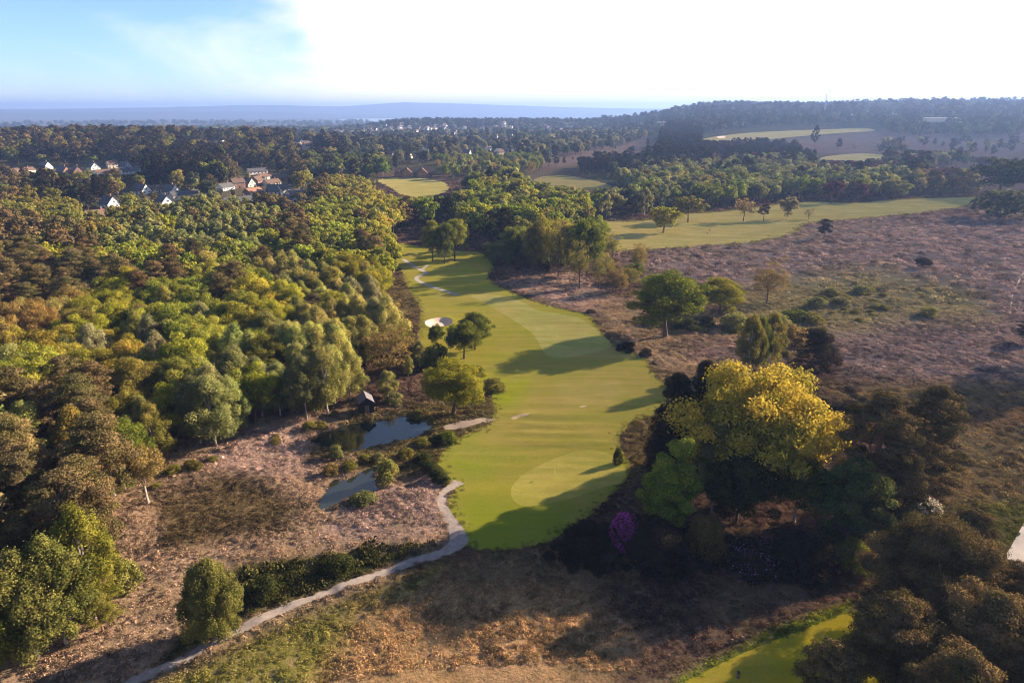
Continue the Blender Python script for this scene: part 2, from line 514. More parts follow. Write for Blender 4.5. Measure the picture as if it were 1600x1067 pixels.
PATH1 = ribbon([(60, 1120), (200, 1067), (300, 1022), (400, 971), (480, 937), (560, 908), (640, 880), (690, 862), (716, 846), (712, 826), (700, 805), (690, 785), (697, 768), (718, 752)],
               [1.55, 1.5, 1.45, 1.4, 1.4, 1.45, 1.55, 1.9, 2.9, 2.2, 1.5, 1.4, 1.5, 2.1])
PATH2 = ribbon([(630, 405), (642, 413), (656, 421), (666, 427), (652, 433), (656, 440), (690, 453), (716, 461)], [1.7] * 8)
PATH2B = ribbon([(660, 421), (668, 414)], [1.5, 1.3])
PATH3 = ribbon([(1576, 897), (1590, 872), (1640, 785), (1700, 700)], [2.7, 2.7, 2.9, 2.9])
PATH4 = ribbon([(1578, 492), (1581, 470), (1584, 455), (1600, 425)], [.4, .4, .4, .5])
TRACK = ribbon([(694, 669), (720, 664), (745, 659), (772, 655)], [1.5, 3, 2.5, 1])
PATCH1 = W([(798, 653), (806, 650), (818, 648), (829, 648), (822, 651), (812, 652), (804, 655)])
PATCH2 = W([(904, 635), (910, 634), (917, 634), (910, 636)])
PATCH3 = W([(1520, 935), (1545, 930), (1555, 950), (1530, 957)])
PATCH4 = W([(1475, 1050), (1500, 1025), (1525, 1040), (1520, 1075), (1480, 1090)])

REG = [  # later wins
    ('rough_grass', W(ROUGH), 'lawn', 'short green rough grass round the fairway'),
    ('rough_grass', W(LAWN_B), 'lawn', 'long sunlit fairway grass beyond the heath'),
    ('rough_grass', W(LAWN_C), 'lawn', 'small fairway in front of the clubhouse'),
    ('rough_grass', W(LAWN_D), 'lawn', 'pale mown field on the far hillside'),
    ('rough_grass', W(LAWN_E), 'lawn', 'narrow clearing between tree belts'),
    ('rough_grass', W(LAWN_F), 'lawn', 'sunlit clearing behind far pines'),
    ('fairway', W(FAIRWAY), 'lawn', 'pale mown strip of the fairway'),
    ('putting_green', W(GREEN), 'lawn', 'smooth putting green with a flag'),
    ('tee', W(TEE), 'lawn', 'mown tee ground beside the dark pines'),
    ('bunker', W(BUNK), 'sand', 'pale sand bunker behind small trees'),
    ('bunker', W(BUNK2), 'sand', 'small white bunker on the far fairway'),
    ('bunker', W(BUNK3), 'sand', 'tiny bunker on the hillside field'),
    ('bare_soil', TRACK, 'trodden', 'pale worn track from fairway to pond'),
    ('bare_soil', PATCH1, 'chalk', 'white chalky scrape on the fairway'),
    ('bare_soil', PATCH2, 'chalk', 'small chalky scrape beside the fairway shadow'),
    ('bare_soil', PATCH3, 'chalk', 'sandy bare patch among the pines by the concrete track'),
    ('bare_soil', PATCH4, 'chalk', 'sandy clearing under the pines beside the tee'),
    ('path', PATH2, 'concrete', 'pale winding path on the far rough'),
    ('path', PATH2B, 'concrete', 'short spur of the winding path'),
    ('path', PATH4, 'trodden', 'thin trodden path over the purple heath'),
    ('path', PATH3, 'concrete', 'wide pale concrete track by the pines'),
    ('path', PATH1, 'path', 'long grey path curving up to the green'),
    ('pond', PONDS[0], 'water', 'larger dark pond reflecting trees and sky'),
    ('pond', PONDS[1], 'water', 'smaller narrow pond among pink bracken'),
]

# vegetation colour zones, outlines in photo pixels: (outline, colour, softness px)
def C(r, g, b_): return np.array([r, g, b_])
HEATH = C(.135, .082, .060)
ZONES = [
    ([(-900, 1300), (-900, 640), (250, 700), (480, 640), (700, 640), (730, 760), (700, 860), (400, 1000), (150, 1090), (0, 1300)], C(.33, .225, .155), 25),   # bracken round the ponds
    ([(300, 700), (470, 660), (500, 740), (360, 745)], C(.40, .275, .23), 15),
    ([(500, 830), (580, 770), (700, 740), (690, 830), (560, 850)], C(.40, .275, .23), 15),
    ([(240, 780), (360, 740), (480, 790), (420, 830), (260, 860)], C(.12, .085, .045), 18),
    ([(370, 880), (600, 860), (690, 855), (560, 905), (400, 960), (300, 1010), (230, 1060)], C(.045, .05, .012), 10),  # scrub along path
    ([(540, 650), (780, 600), (780, 660), (700, 700), (690, 750), (640, 700), (480, 720)], C(.13, .10, .04), 15),
    ([(200, 1090), (420, 985), (620, 910), (700, 880), (640, 960), (520, 1080), (300, 1200)], C(.20, .18, .045), 22),  # olive grass below path
    ([(480, 1100), (560, 960), (700, 900), (900, 900), (1000, 1000), (900, 1150)], C(.42, .26, .13), 35),
    ([(700, 880), (900, 840), (1060, 860), (1000, 900), (740, 910)], C(.25, .165, .09), 20),
    ([(1000, 1080), (1180, 1000), (1320, 940), (1330, 955), (1060, 1090)], C(.31, .215, .13), 12),
    ([(1030, 1090), (1080, 1045), (1200, 985), (1330, 940), (1340, 965), (1180, 1015), (1060, 1100)], C(.17, .20, .02), 8),
    ([(1020, 570), (970, 660), (980, 760), (1060, 700), (1100, 560)], C(.17, .12, .05), 15),
    ([(780, 440), (900, 420), (960, 470), (920, 492), (860, 475)], C(.42, .29, .23), 15),
    ([(930, 470), (1100, 450), (1250, 520), (1200, 600), (1040, 600), (960, 540)], C(.34, .24, .15), 30),
    ([(1080, 530), (1200, 540), (1180, 570), (1080, 560)], C(.28, .185, .17), 20),
    ([(960, 395), (1200, 378), (1330, 345), (1620, 325), (1900, 330), (1900, 620), (1480, 600), (1330, 600), (1280, 500), (1120, 450), (1000, 430)], C(.28, .20, .185), 25),   # purple heath
    ([(1180, 350), (1400, 335), (1330, 380), (1200, 400), (1000, 400)], C(.27, .195, .165), 20),
    ([(1100, 470), (1260, 430), (1380, 420), (1530, 460), (1560, 500), (1440, 500), (1330, 520), (1200, 520)], C(.27, .225, .11), 25),   # greener grass
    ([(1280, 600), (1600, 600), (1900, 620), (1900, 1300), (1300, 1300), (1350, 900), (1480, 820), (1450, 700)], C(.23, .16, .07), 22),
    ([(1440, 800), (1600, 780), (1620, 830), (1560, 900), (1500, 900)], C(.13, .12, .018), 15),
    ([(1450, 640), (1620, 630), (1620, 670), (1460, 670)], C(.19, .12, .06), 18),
    ([(850, 400), (600, 440), (580, 500), (640, 520), (655, 470), (640, 440)], C(.18, .13, .055), 12),
    ([(560, 700), (640, 690), (700, 730), (640, 745), (560, 735)], C(.15, .11, .04), 10),
    # far country
    ([(-3000, 330), (560, 330), (600, 270), (900, 270), (930, 300), (1530, 300), (3500, 260), (3500, 160), (-3000, 150)], C(.055, .058, .028), 8),
    ([(830, 235), (1060, 205), (1100, 225), (1010, 255), (880, 262), (800, 268)], C(.22, .14, .12), 8),
    ([(1100, 225), (1350, 205), (1620, 195), (3000, 190), (3000, 300), (1540, 300), (1400, 250), (1250, 240), (1130, 240)], C(.20, .13, .125), 8),
    ([(850, 258), (780, 280), (800, 290), (900, 280)], C(.12, .09, .06), 6),
    ([(0, 245), (200, 255), (480, 262), (490, 320), (200, 320), (0, 300)], C(.10, .09, .05), 8),
]
LZONES = [
    ([(700, 780), (760, 780), (830, 800), (980, 740), (1000, 790), (900, 870), (730, 880)], C(.215, .235, .020), 25),
    ([(680, 690), (760, 660), (800, 700), (760, 750), (700, 760)], C(.23, .265, .018), 25),
    ([(740, 640), (830, 560), (1010, 560), (1050, 640), (980, 690), (760, 700)], C(.33, .27, .055), 30),
    ([(870, 600), (960, 593), (988, 612), (950, 632), (880, 630)], C(.40, .31, .09), 10),
    ([(740, 590), (830, 585), (820, 630), (760, 640)], C(.28, .30, .014), 18),
    ([(900, 500), (990, 545), (1010, 560), (880, 560), (925, 520)], C(.34, .25, .08), 14),
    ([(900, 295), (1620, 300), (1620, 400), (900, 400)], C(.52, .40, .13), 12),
    ([(560, 270), (720, 270), (720, 320), (600, 320)], C(.46, .38, .12), 10),
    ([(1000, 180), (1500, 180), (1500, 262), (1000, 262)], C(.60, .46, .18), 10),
    ([(820, 270), (960, 270), (960, 300), (820, 300)], C(.30, .24, .10), 10),
]
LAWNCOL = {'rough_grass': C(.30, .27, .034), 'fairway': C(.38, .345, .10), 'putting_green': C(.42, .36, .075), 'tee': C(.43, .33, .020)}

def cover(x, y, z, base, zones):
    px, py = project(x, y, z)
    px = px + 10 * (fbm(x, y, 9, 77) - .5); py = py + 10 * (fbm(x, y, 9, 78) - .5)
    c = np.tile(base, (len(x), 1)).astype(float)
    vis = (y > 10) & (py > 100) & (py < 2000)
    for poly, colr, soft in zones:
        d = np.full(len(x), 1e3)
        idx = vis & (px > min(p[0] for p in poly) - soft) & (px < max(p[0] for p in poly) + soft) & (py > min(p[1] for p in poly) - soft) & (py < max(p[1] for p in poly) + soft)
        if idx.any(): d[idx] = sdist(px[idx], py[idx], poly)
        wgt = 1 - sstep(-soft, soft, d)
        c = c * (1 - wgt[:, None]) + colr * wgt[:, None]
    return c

# ------------------------------------------------------------------ ground built as one triangulation, cut along every outline
pts = []
r = 30.; k = 0
while r < 20000:
    s = .009 if r < 450 else (.0125 if r < 4000 else .02)
    a = np.arange(-.95, .95, s) + (k % 2) * s / 2
    a = a + rng.uniform(-.15, .15, len(a)) * s
    pts.append(np.c_[r * np.sin(a), r * np.cos(a)])
    if k % 7 == 0:
        a = np.arange(.95 + .06, 2 * PI - .95, .06)
        pts.append(np.c_[r * np.sin(a), r * np.cos(a)])
    r *= 1 + s; k += 1
a = np.arange(0, 2 * PI, .2)
pts += [np.c_[20 * np.sin(a), 20 * np.cos(a)], np.zeros((1, 2)), np.c_[20500 * np.sin(a), 20500 * np.cos(a)]]
pts = np.vstack(pts)
keep = np.ones(len(pts), bool)
nearp = np.hypot(pts[:, 0], pts[:, 1]) < 420
for name, poly, _, _ in REG:
    if nearp.any():
        mm_ = nearp & (np.hypot(pts[:, 0] - poly[:, 0].mean(), pts[:, 1] - poly[:, 1].mean()) < 150)
        keep[mm_] &= sdist(pts[mm_, 0], pts[mm_, 1], poly, True).__abs__() > .25
pts = pts[keep]
# finer grid near the ponds and the green
cons_v, cons_e = [], []
for name, poly, _, _ in REG:
    n0 = len(pts) + len(cons_v); n = len(poly)
    cons_v += [tuple(q) for q in poly]
    cons_e += [(n0 + i, n0 + (i + 1) % n) for i in range(n)]
for poly in BUNKS:
    cc = poly.mean(0)
    for s_ in (.93, .82, .6, .3, 1.08): pts = np.vstack([pts, cc + (poly - cc) * s_])
n0 = len(pts) - 0
cons_v, cons_e = [], []
for name, poly, _, _ in REG:
    n0 = len(pts) + len(cons_v); n = len(poly)
    cons_v += [tuple(q) for q in poly]
    cons_e += [(n0 + i, n0 + (i + 1) % n) for i in range(n)]
vin = [Vector(q) for q in pts.tolist()] + [Vector(q) for q in cons_v]
ov, oe, of, _, _, _ = delaunay_2d_cdt(vin, cons_e, [], 0, 1e-4, False)
V2 = np.array([(v.x, v.y) for v in ov]); F = np.array([f for f in of if len(f) == 3])
cen = V2[F].mean(1)
lab = np.full(len(F), -1)
for i, (name, poly, _, _) in enumerate(REG):
    bb = (cen[:, 0] > poly[:, 0].min()) & (cen[:, 0] < poly[:, 0].max()) & (cen[:, 1] > poly[:, 1].min()) & (cen[:, 1] < poly[:, 1].max())
    ii = np.where(bb)[0]
    lab[ii[inpoly(cen[ii, 0], cen[ii, 1], poly)]] = i
# counter-clockwise
t0 = V2[F[:, 1]] - V2[F[:, 0]]; t1 = V2[F[:, 2]] - V2[F[:, 0]]
fl = (t0[:, 0] * t1[:, 1] - t0[:, 1] * t1[:, 0]) < 0
F[fl] = F[fl][:, ::-1]
Z2 = h(V2[:, 0], V2[:, 1])
V3 = np.c_[V2, Z2]

def sub(name, sel, material, base, zones, label=None):
    f = F[sel]; u, inv = np.unique(f, return_inverse=True)
    v = V3[u].copy()
    c = cover(v[:, 0], v[:, 1], v[:, 2], base, zones)
    me = mesh_np(name, v, inv.reshape(-1, 3), material, {'cover': ('FLOAT_COLOR', 'POINT', np.c_[c, np.ones(len(c))])}, True)
    o = link(name, me)
    return tag(o, label, None, None, 'structure')

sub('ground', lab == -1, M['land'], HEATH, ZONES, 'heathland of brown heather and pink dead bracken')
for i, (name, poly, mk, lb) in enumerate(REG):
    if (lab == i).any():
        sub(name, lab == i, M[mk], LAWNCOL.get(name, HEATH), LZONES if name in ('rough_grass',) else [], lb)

sea_me = mesh_np('sea', [(math.sin(t) * 21000, math.cos(t) * 21000, -50) for t in np.arange(0, 2 * PI, .1)][:62] + [(0, 0, -50)],
                 [(i, (i + 1) % 62, 62) for i in range(62)][::-1], M['sea'])
tag(link('sea', sea_me), 'pale harbour water below the far hills', None, None, 'structure')

allpoly = [(n_, p) for n_, p, _, _ in REG]
def onopen(x, y, margin=0.0):
    """True where the point lies on wild ground, not on grass, path or water"""
    ok = np.ones(len(x), bool)
    for n_, p in allpoly:
        bb = (x > p[:, 0].min() - 2) & (x < p[:, 0].max() + 2) & (y > p[:, 1].min() - 2) & (y < p[:, 1].max() + 2) & ok
        ii = np.where(bb)[0]
        if len(ii):
            if margin: ok[ii[sdist(x[ii], y[ii], p) < margin]] = False
            else: ok[ii[inpoly(x[ii], y[ii], p)]] = False
    return ok

# ------------------------------------------------------------------ haze
HZ = 21500
hb = MB(); hb.box(-HZ, HZ, -HZ, HZ, -57, 236)
hm = bpy.data.materials.new('air'); hm.use_nodes = True
hm.node_tree.nodes.clear()
ho = hm.node_tree.nodes.new('ShaderNodeOutputMaterial'); pv = hm.node_tree.nodes.new('ShaderNodeVolumePrincipled')
pv.inputs['Color'].default_value = (.25, .40, .84, 1)
pv.inputs['Density'].default_value = .000125
pv.inputs['Anisotropy'].default_value = .25
hm.node_tree.links.new(pv.outputs[0], ho.inputs['Volume'])
tag(link('haze', hb.build('haze', hm)), 'thin blue haze over the land', None, None, 'stuff')

# ------------------------------------------------------------------ plants
def unit(a): return a / (np.linalg.norm(a, axis=-1, keepdims=True) + 1e-9)

def leaf_quads(P, N, size, aspect, var, R):
    n = len(P)
    N = unit(N)
    t = unit(np.cross(N, R.normal(size=(n, 3)))); b_ = np.cross(N, t)
    s = (size * R.uniform(.65, 1.35, n))[:, None]
    bend = N * s * .22
    V = np.stack([P - t * s * .5, P - b_ * s * .5 * aspect + bend, P + t * s * .5, P + b_ * s * .5 * aspect + bend], 1).reshape(-1, 3)
    Fq = np.arange(4 * n).reshape(n, 4)
    return V, Fq, np.repeat(var, 4)

def clump_cloud(cl, leaf, R, aspect=.7, per=None, up=.25, shell=.5, jit=.5, coverage=1.0):
    """cl: list of (centre, radii, var). leaves spread over the outer part of each clump"""
    Vs, Fs, As = [], [], []; off = 0
    for c, rad, cv in cl:
        rad = np.array(rad, float)
        area = 4 * PI * ((rad[0] * rad[1]) ** 1.6 / 3 + (rad[0] * rad[2]) ** 1.6 / 3 + (rad[1] * rad[2]) ** 1.6 / 3) ** (1 / 1.6)
        n = per or max(6, int(coverage * area / (leaf * leaf * aspect * .55)))
        d = unit(R.normal(size=(n, 3)))
        keep = R.random(n) < np.where(d[:, 2] < -.2, .45, 1.0)
        d = d[keep]; n = len(d)
        rr = (shell + (1 - shell) * R.random(n) ** .5) * R.uniform(.8, 1.28, n)
        P = np.array(c) + d * rad * rr[:, None]
        Nn = d * .9 + R.normal(size=(n, 3)) * jit + np.array([0, 0, up])
        var = np.clip(cv + R.normal(0, .2, n), 0, 1)
        v, f, a_ = leaf_quads(P, Nn, leaf, aspect, var, R)
        Vs.append(v); Fs.append(f + off); As.append(a_); off += len(v)
    return np.vstack(Vs), np.vstack(Fs), np.concatenate(As)

def branchy(R, base_r, top, fork, cl, nlimb, lean=(0, 0), twigs=0, nseg=4, stems=1, sides=6):
    mb = MB()
    idx = np.arange(len(cl)); R.shuffle(idx)
    for s_ in range(stems):
        ang = 2 * PI * s_ / max(stems, 1) + R.uniform(0, 1)
        ox, oy = (0, 0) if stems == 1 else (math.cos(ang) * base_r * 1.1, math.sin(ang) * base_r * 1.1)
        spread = 0 if stems == 1 else top * .13
        P = []
        for t in np.linspace(0, 1, 7):
            P.append((ox + lean[0] * t + spread * math.cos(ang) * t ** 1.3 + R.normal(0, .012 * top) * t, oy + lean[1] * t + spread * math.sin(ang) * t ** 1.3 + R.normal(0, .012 * top) * t, top * t - (.5 if t == 0 else 0)))
        rad = [base_r * (1.25 if i == 0 else 1.0) * (1 - .82 * i / 6) for i in range(7)]
        mb.tube(P, rad, sides)
        mine = [j for q, j in enumerate(idx[:nlimb]) if q % stems == s_]
        for j in mine:
            c = np.array(cl[j][0])
            t = np.clip(fork + (c[2] / top - fork) * R.uniform(.25, .6), fork * .9, .92)
            k = t * 6; i0 = min(int(k), 5); fr = k - i0
            a = np.array(P[i0]) * (1 - fr) + np.array(P[i0 + 1]) * fr
            r0 = (rad[i0] * (1 - fr) + rad[i0 + 1] * fr) * .55
            L = np.linalg.norm(c - a)
            mid = a * .5 + c * .5 + np.array([R.normal(0, .06 * L), R.normal(0, .06 * L), .10 * L])
            q1 = a * .75 + mid * .25 + np.array([0, 0, .02 * L]); q2 = mid * .4 + c * .6 + R.normal(0, .04 * L, 3)
            mb.tube([a, q1, mid, q2, c], [r0, r0 * .8, r0 * .6, r0 * .4, r0 * .16], 5, 0, False)
            for _ in range(twigs):
                tt = R.uniform(.35, .95); p0 = mid * (1 - tt) + c * tt
                dv = unit(R.normal(size=3) + np.array([0, 0, .5]) + unit(c - a)) * L * R.uniform(.2, .42)
                mb.tube([p0, p0 + dv * .5 + R.normal(0, .05, 3), p0 + dv], [r0 * .28, r0 * .17, r0 * .05], 4, 0, False)
    return mb

def ell_points(n, R, zlo=-.35, minsep=None):
    out = []
    tries = 0
    ms_ = minsep or 1.75 / math.sqrt(n)
    while len(out) < n and tries < n * 60:
        tries += 1
        d = R.normal(size=3); d /= np.linalg.norm(d)
        if d[2] < zlo: continue
        if all(np.linalg.norm(d - o) > ms_ for o in out) or tries > n * 40: out.append(d)
    return out

# each maker returns clumps for a crown of the stated size
def cl_oak(R, h_, w, n=44, base=.26, irregular=.14):
    cz = h_ * (base + (1 - base) * .45); rx = w / 2; rz = h_ * (1 - base) * .56
    cl = []
    for d in ell_points(n, R, -.55):
        f = .80 + R.normal(0, irregular)
        cr = w * R.uniform(.07, .14) * (50 / n) ** .2
        c = (d[0] * (rx - cr * .6) * f, d[1] * (rx - cr * .6) * f, cz + d[2] * (rz - cr * .4) * f)
        cl.append((c, (cr, cr, cr * R.uniform(.6, .85)), R.uniform(.25, .75)))
    for _ in range(n // 4):
        d = R.normal(size=3) * .33
        cl.append(((d[0] * rx, d[1] * rx, cz + d[2] * rz), (w * .13,) * 3, R.uniform(.2, .55)))
    return cl

def cl_birch(R, h_, w, n=52, base=.18):
    cl = []
    for _ in range(n):
        t = R.uniform(0, 1) ** .85
        z = h_ * (base + (1 - base) * t * .97)
        rr = w / 2 * (math.sin(PI * min(1, .16 + t * .86)) ** .7) * R.uniform(.45, .92)
        a = R.uniform(0, 2 * PI); cr = w * R.uniform(.075, .15) * (52 / n) ** .25
        cl.append(((rr * math.cos(a), rr * math.sin(a), z), (cr, cr, cr * R.uniform(1.1, 2.2)), R.uniform(.2, .9)))
    return cl

def cl_pine(R, h_, w, n=34, base=.42, flat=.34, top=.75):
    cl = []
    for i in range(n):
        t = (i + R.random()) / n
        z = h_ * (base + (1 - base) * t)
        env = w / 2 * (1 - .62 * max(0, t - .15) ** 1.3 / 1.0) * (top if t > .9 else 1) * min(1, .55 + t * 2.2)
        rr = env * R.uniform(.3, 1.0) if t < .93 else env * .2
        a = i * 2.4 + R.uniform(-.5, .5); cr = w * R.uniform(.095, .165) * (38 / max(n, 24)) ** .35
        cl.append(((rr * math.cos(a), rr * math.sin(a), z), (cr * R.uniform(.8, 1.3), cr * R.uniform(.8, 1.3), cr * flat * R.uniform(.8, 1.4)), R.uniform(.05, .9)))
    return cl

def cl_cone(R, h_, w, n=60, base=.04):
    cl = []
    for i in range(n):
        t = (i + R.random()) / n
        z = h_ * (base + (1 - base) * t * .97)
        env = w / 2 * (1 - t) ** .62 * min(1, .7 + t * 2)
        rr = env * R.uniform(.6, .95); a = R.uniform(0, 2 * PI); cr = w * R.uniform(.1, .15) * (1.1 - .5 * t)
        cl.append(((rr * math.cos(a), rr * math.sin(a), z), (cr, cr, cr * .6), R.uniform(.1, .7)))
    return cl

def cl_bush(R, h_, w, n=16):
    cl = []
    for d in ell_points(n, R, -.05):
        cr = w * R.uniform(.14, .22)
        cl.append(((d[0] * w * .34, d[1] * w * .34, h_ * .15 + d[2] * h_ * .62), (cr, cr, cr * .9 * h_ / w * 1.1), R.uniform(.25, .75)))
    return cl

PROTO = {}
def proto(kind, H_, W_, leafcl, leaf, R, matk, bark, nl, fork, base_r, coverage=1.0, aspect=.7, twigs=0, stems=1, up=.25, shell=.55, jit=.5, top=.86, lod=0):
    v, f, a_ = clump_cloud(leafcl, leaf, R, aspect, None, up, shell, jit, coverage)
    me = mesh_np(kind + '_crown', v, f, M[matk], {'v': ('FLOAT', 'POINT', a_)})
    if nl is None: tr = None
    else: tr = branchy(R, base_r, H_ * top, fork, leafcl, nl, (R.normal(0, .03) * H_, R.normal(0, .03) * H_), twigs, stems=stems, sides=7 if lod == 0 else 5).build(kind + '_trunk', M[bark])
    PROTO.setdefault((kind, lod), []).append((me, tr, H_, W_))

NV = 4
for i in range(NV):
    R = np.random.default_rng(100 + i)
    c = cl_oak(R, 14, 12.5, 66, .22, .2); proto('oak', 14, 12.5, c, .31, R, 'leaf', 'bark', 18, .3, .36, .8, shell=.4)
    c = cl_birch(R, 14, 7, 80); proto('birch', 14, 7, c, .24, R, 'leaf', 'birchbark', 14, .22, .16, .62, .6, shell=.3)
    c = cl_pine(R, 15, 9, 52, R.uniform(.25, .42)); proto('pine', 15, 9, c, .31, R, 'needle', 'pinebark', 20, .4, .26, 1.0, .38, up=.5, jit=.9)
    c = cl_oak(R, 11, 8, 40, .2, .2); proto('sparse', 11, 8, c, .3, R, 'leaf', 'bark', 26, .22, .2, .3, .6, twigs=5)
    c = cl_bush(R, 2, 2.6, 14); proto('bush', 2, 2.6, c, .16, R, 'leaf', 'bark', None, 0, 0, 1.0)
    # small versions for trees farther away
    c = cl_oak(R, 14, 12.5, 26); proto('oak', 14, 12.5, c, .85, R, 'leaf', 'bark', 5, .3, .36, 1.1, lod=1)
    c = cl_birch(R, 14, 7, 26); proto('birch', 14, 7, c, .7, R, 'leaf', 'birchbark', 3, .22, .16, 1.0, lod=1)
    c = cl_pine(R, 15, 9, 20, R.uniform(.28, .42), .5); proto('pine', 15, 9, c, .8, R, 'needle', 'pinebark', 6, .4, .26, 1.1, .45, up=.5, lod=1)
    c = cl_oak(R, 11, 8, 24, .2, .2); proto('sparse', 11, 8, c, .6, R, 'leaf', 'bark', 10, .22, .2, .4, twigs=2, lod=1)
    c = cl_bush(R, 2, 2.6, 9); proto('bush', 2, 2.6, c, .3, R, 'leaf', 'bark', None, 0, 0, 1.0, lod=1)

KIND = {'oak': ('oak_tree', 'tree'), 'birch': ('birch_tree', 'tree'), 'pine': ('pine_tree', 'tree'), 'sparse': ('sparse_tree', 'tree'), 'bush': ('shrub', 'shrub')}
TREES = []     # (x, y, z, h, w)
COUNT = {}

def place(kind, x, y, hh, ww, tint, label, group=None, lod=0, pr=None, name=None, cat=None, rz=None, z=None):
    nm, ct = KIND.get(kind, (name, cat)); nm = name or nm; ct = cat or ct
    pr = pr or PROTO[(kind, lod)][int(rng.integers(len(PROTO[(kind, lod)])))]
    me, tr, H0, W0 = pr
    z = hz(x, y) if z is None else z
    sc = (ww / W0, ww / W0 * rng.uniform(.94, 1.06), hh / H0)
    rz = rng.uniform(0, 2 * PI) if rz is None else rz
    COUNT[nm] = COUNT.get(nm, 0) + 1
    if tr is None:
        o = link(nm, me, None, (x, y, z - .05), rz, sc); o['tint'] = list(map(float, tint))
    else:
        o = link(nm, None, None, (x, y, z), rz, sc); o.empty_display_size = .5
        t = link('trunk', tr, o); c = link('crown', me, o)
        c['tint'] = list(map(float, tint))
    tag(o, label, ct, group)
    TREES.append((x, y, z, hh, ww))
    return o

# leaf colours
T = {
    'yellow': C(.34, .29, .012), 'lime': C(.195, .20, .030), 'green': C(.115, .13, .020), 'deep': C(.045, .052, .015), 'soft': C(.225, .215, .060),
    'sage': C(.165, .168, .058), 'bronze': C(.22, .155, .05), 'pine': C(.105, .080, .034), 'pinedk': C(.030, .025, .016), 'purple': C(.07, .026, .038),
    'olive': C(.17, .15, .032), 'gold': C(.44, .36, .022), 'grey': C(.18, .165, .075), 'white': C(.55, .47, .40), 'bluegreen': C(.062, .068, .034),
}
def tv(name, amt=.14):
    c = T[name] * (1.32 if name not in ('pinedk', 'deep') else 1.0) * math.exp(rng.normal(0, amt))
    return c * np.exp(rng.normal(0, amt * .35, 3))

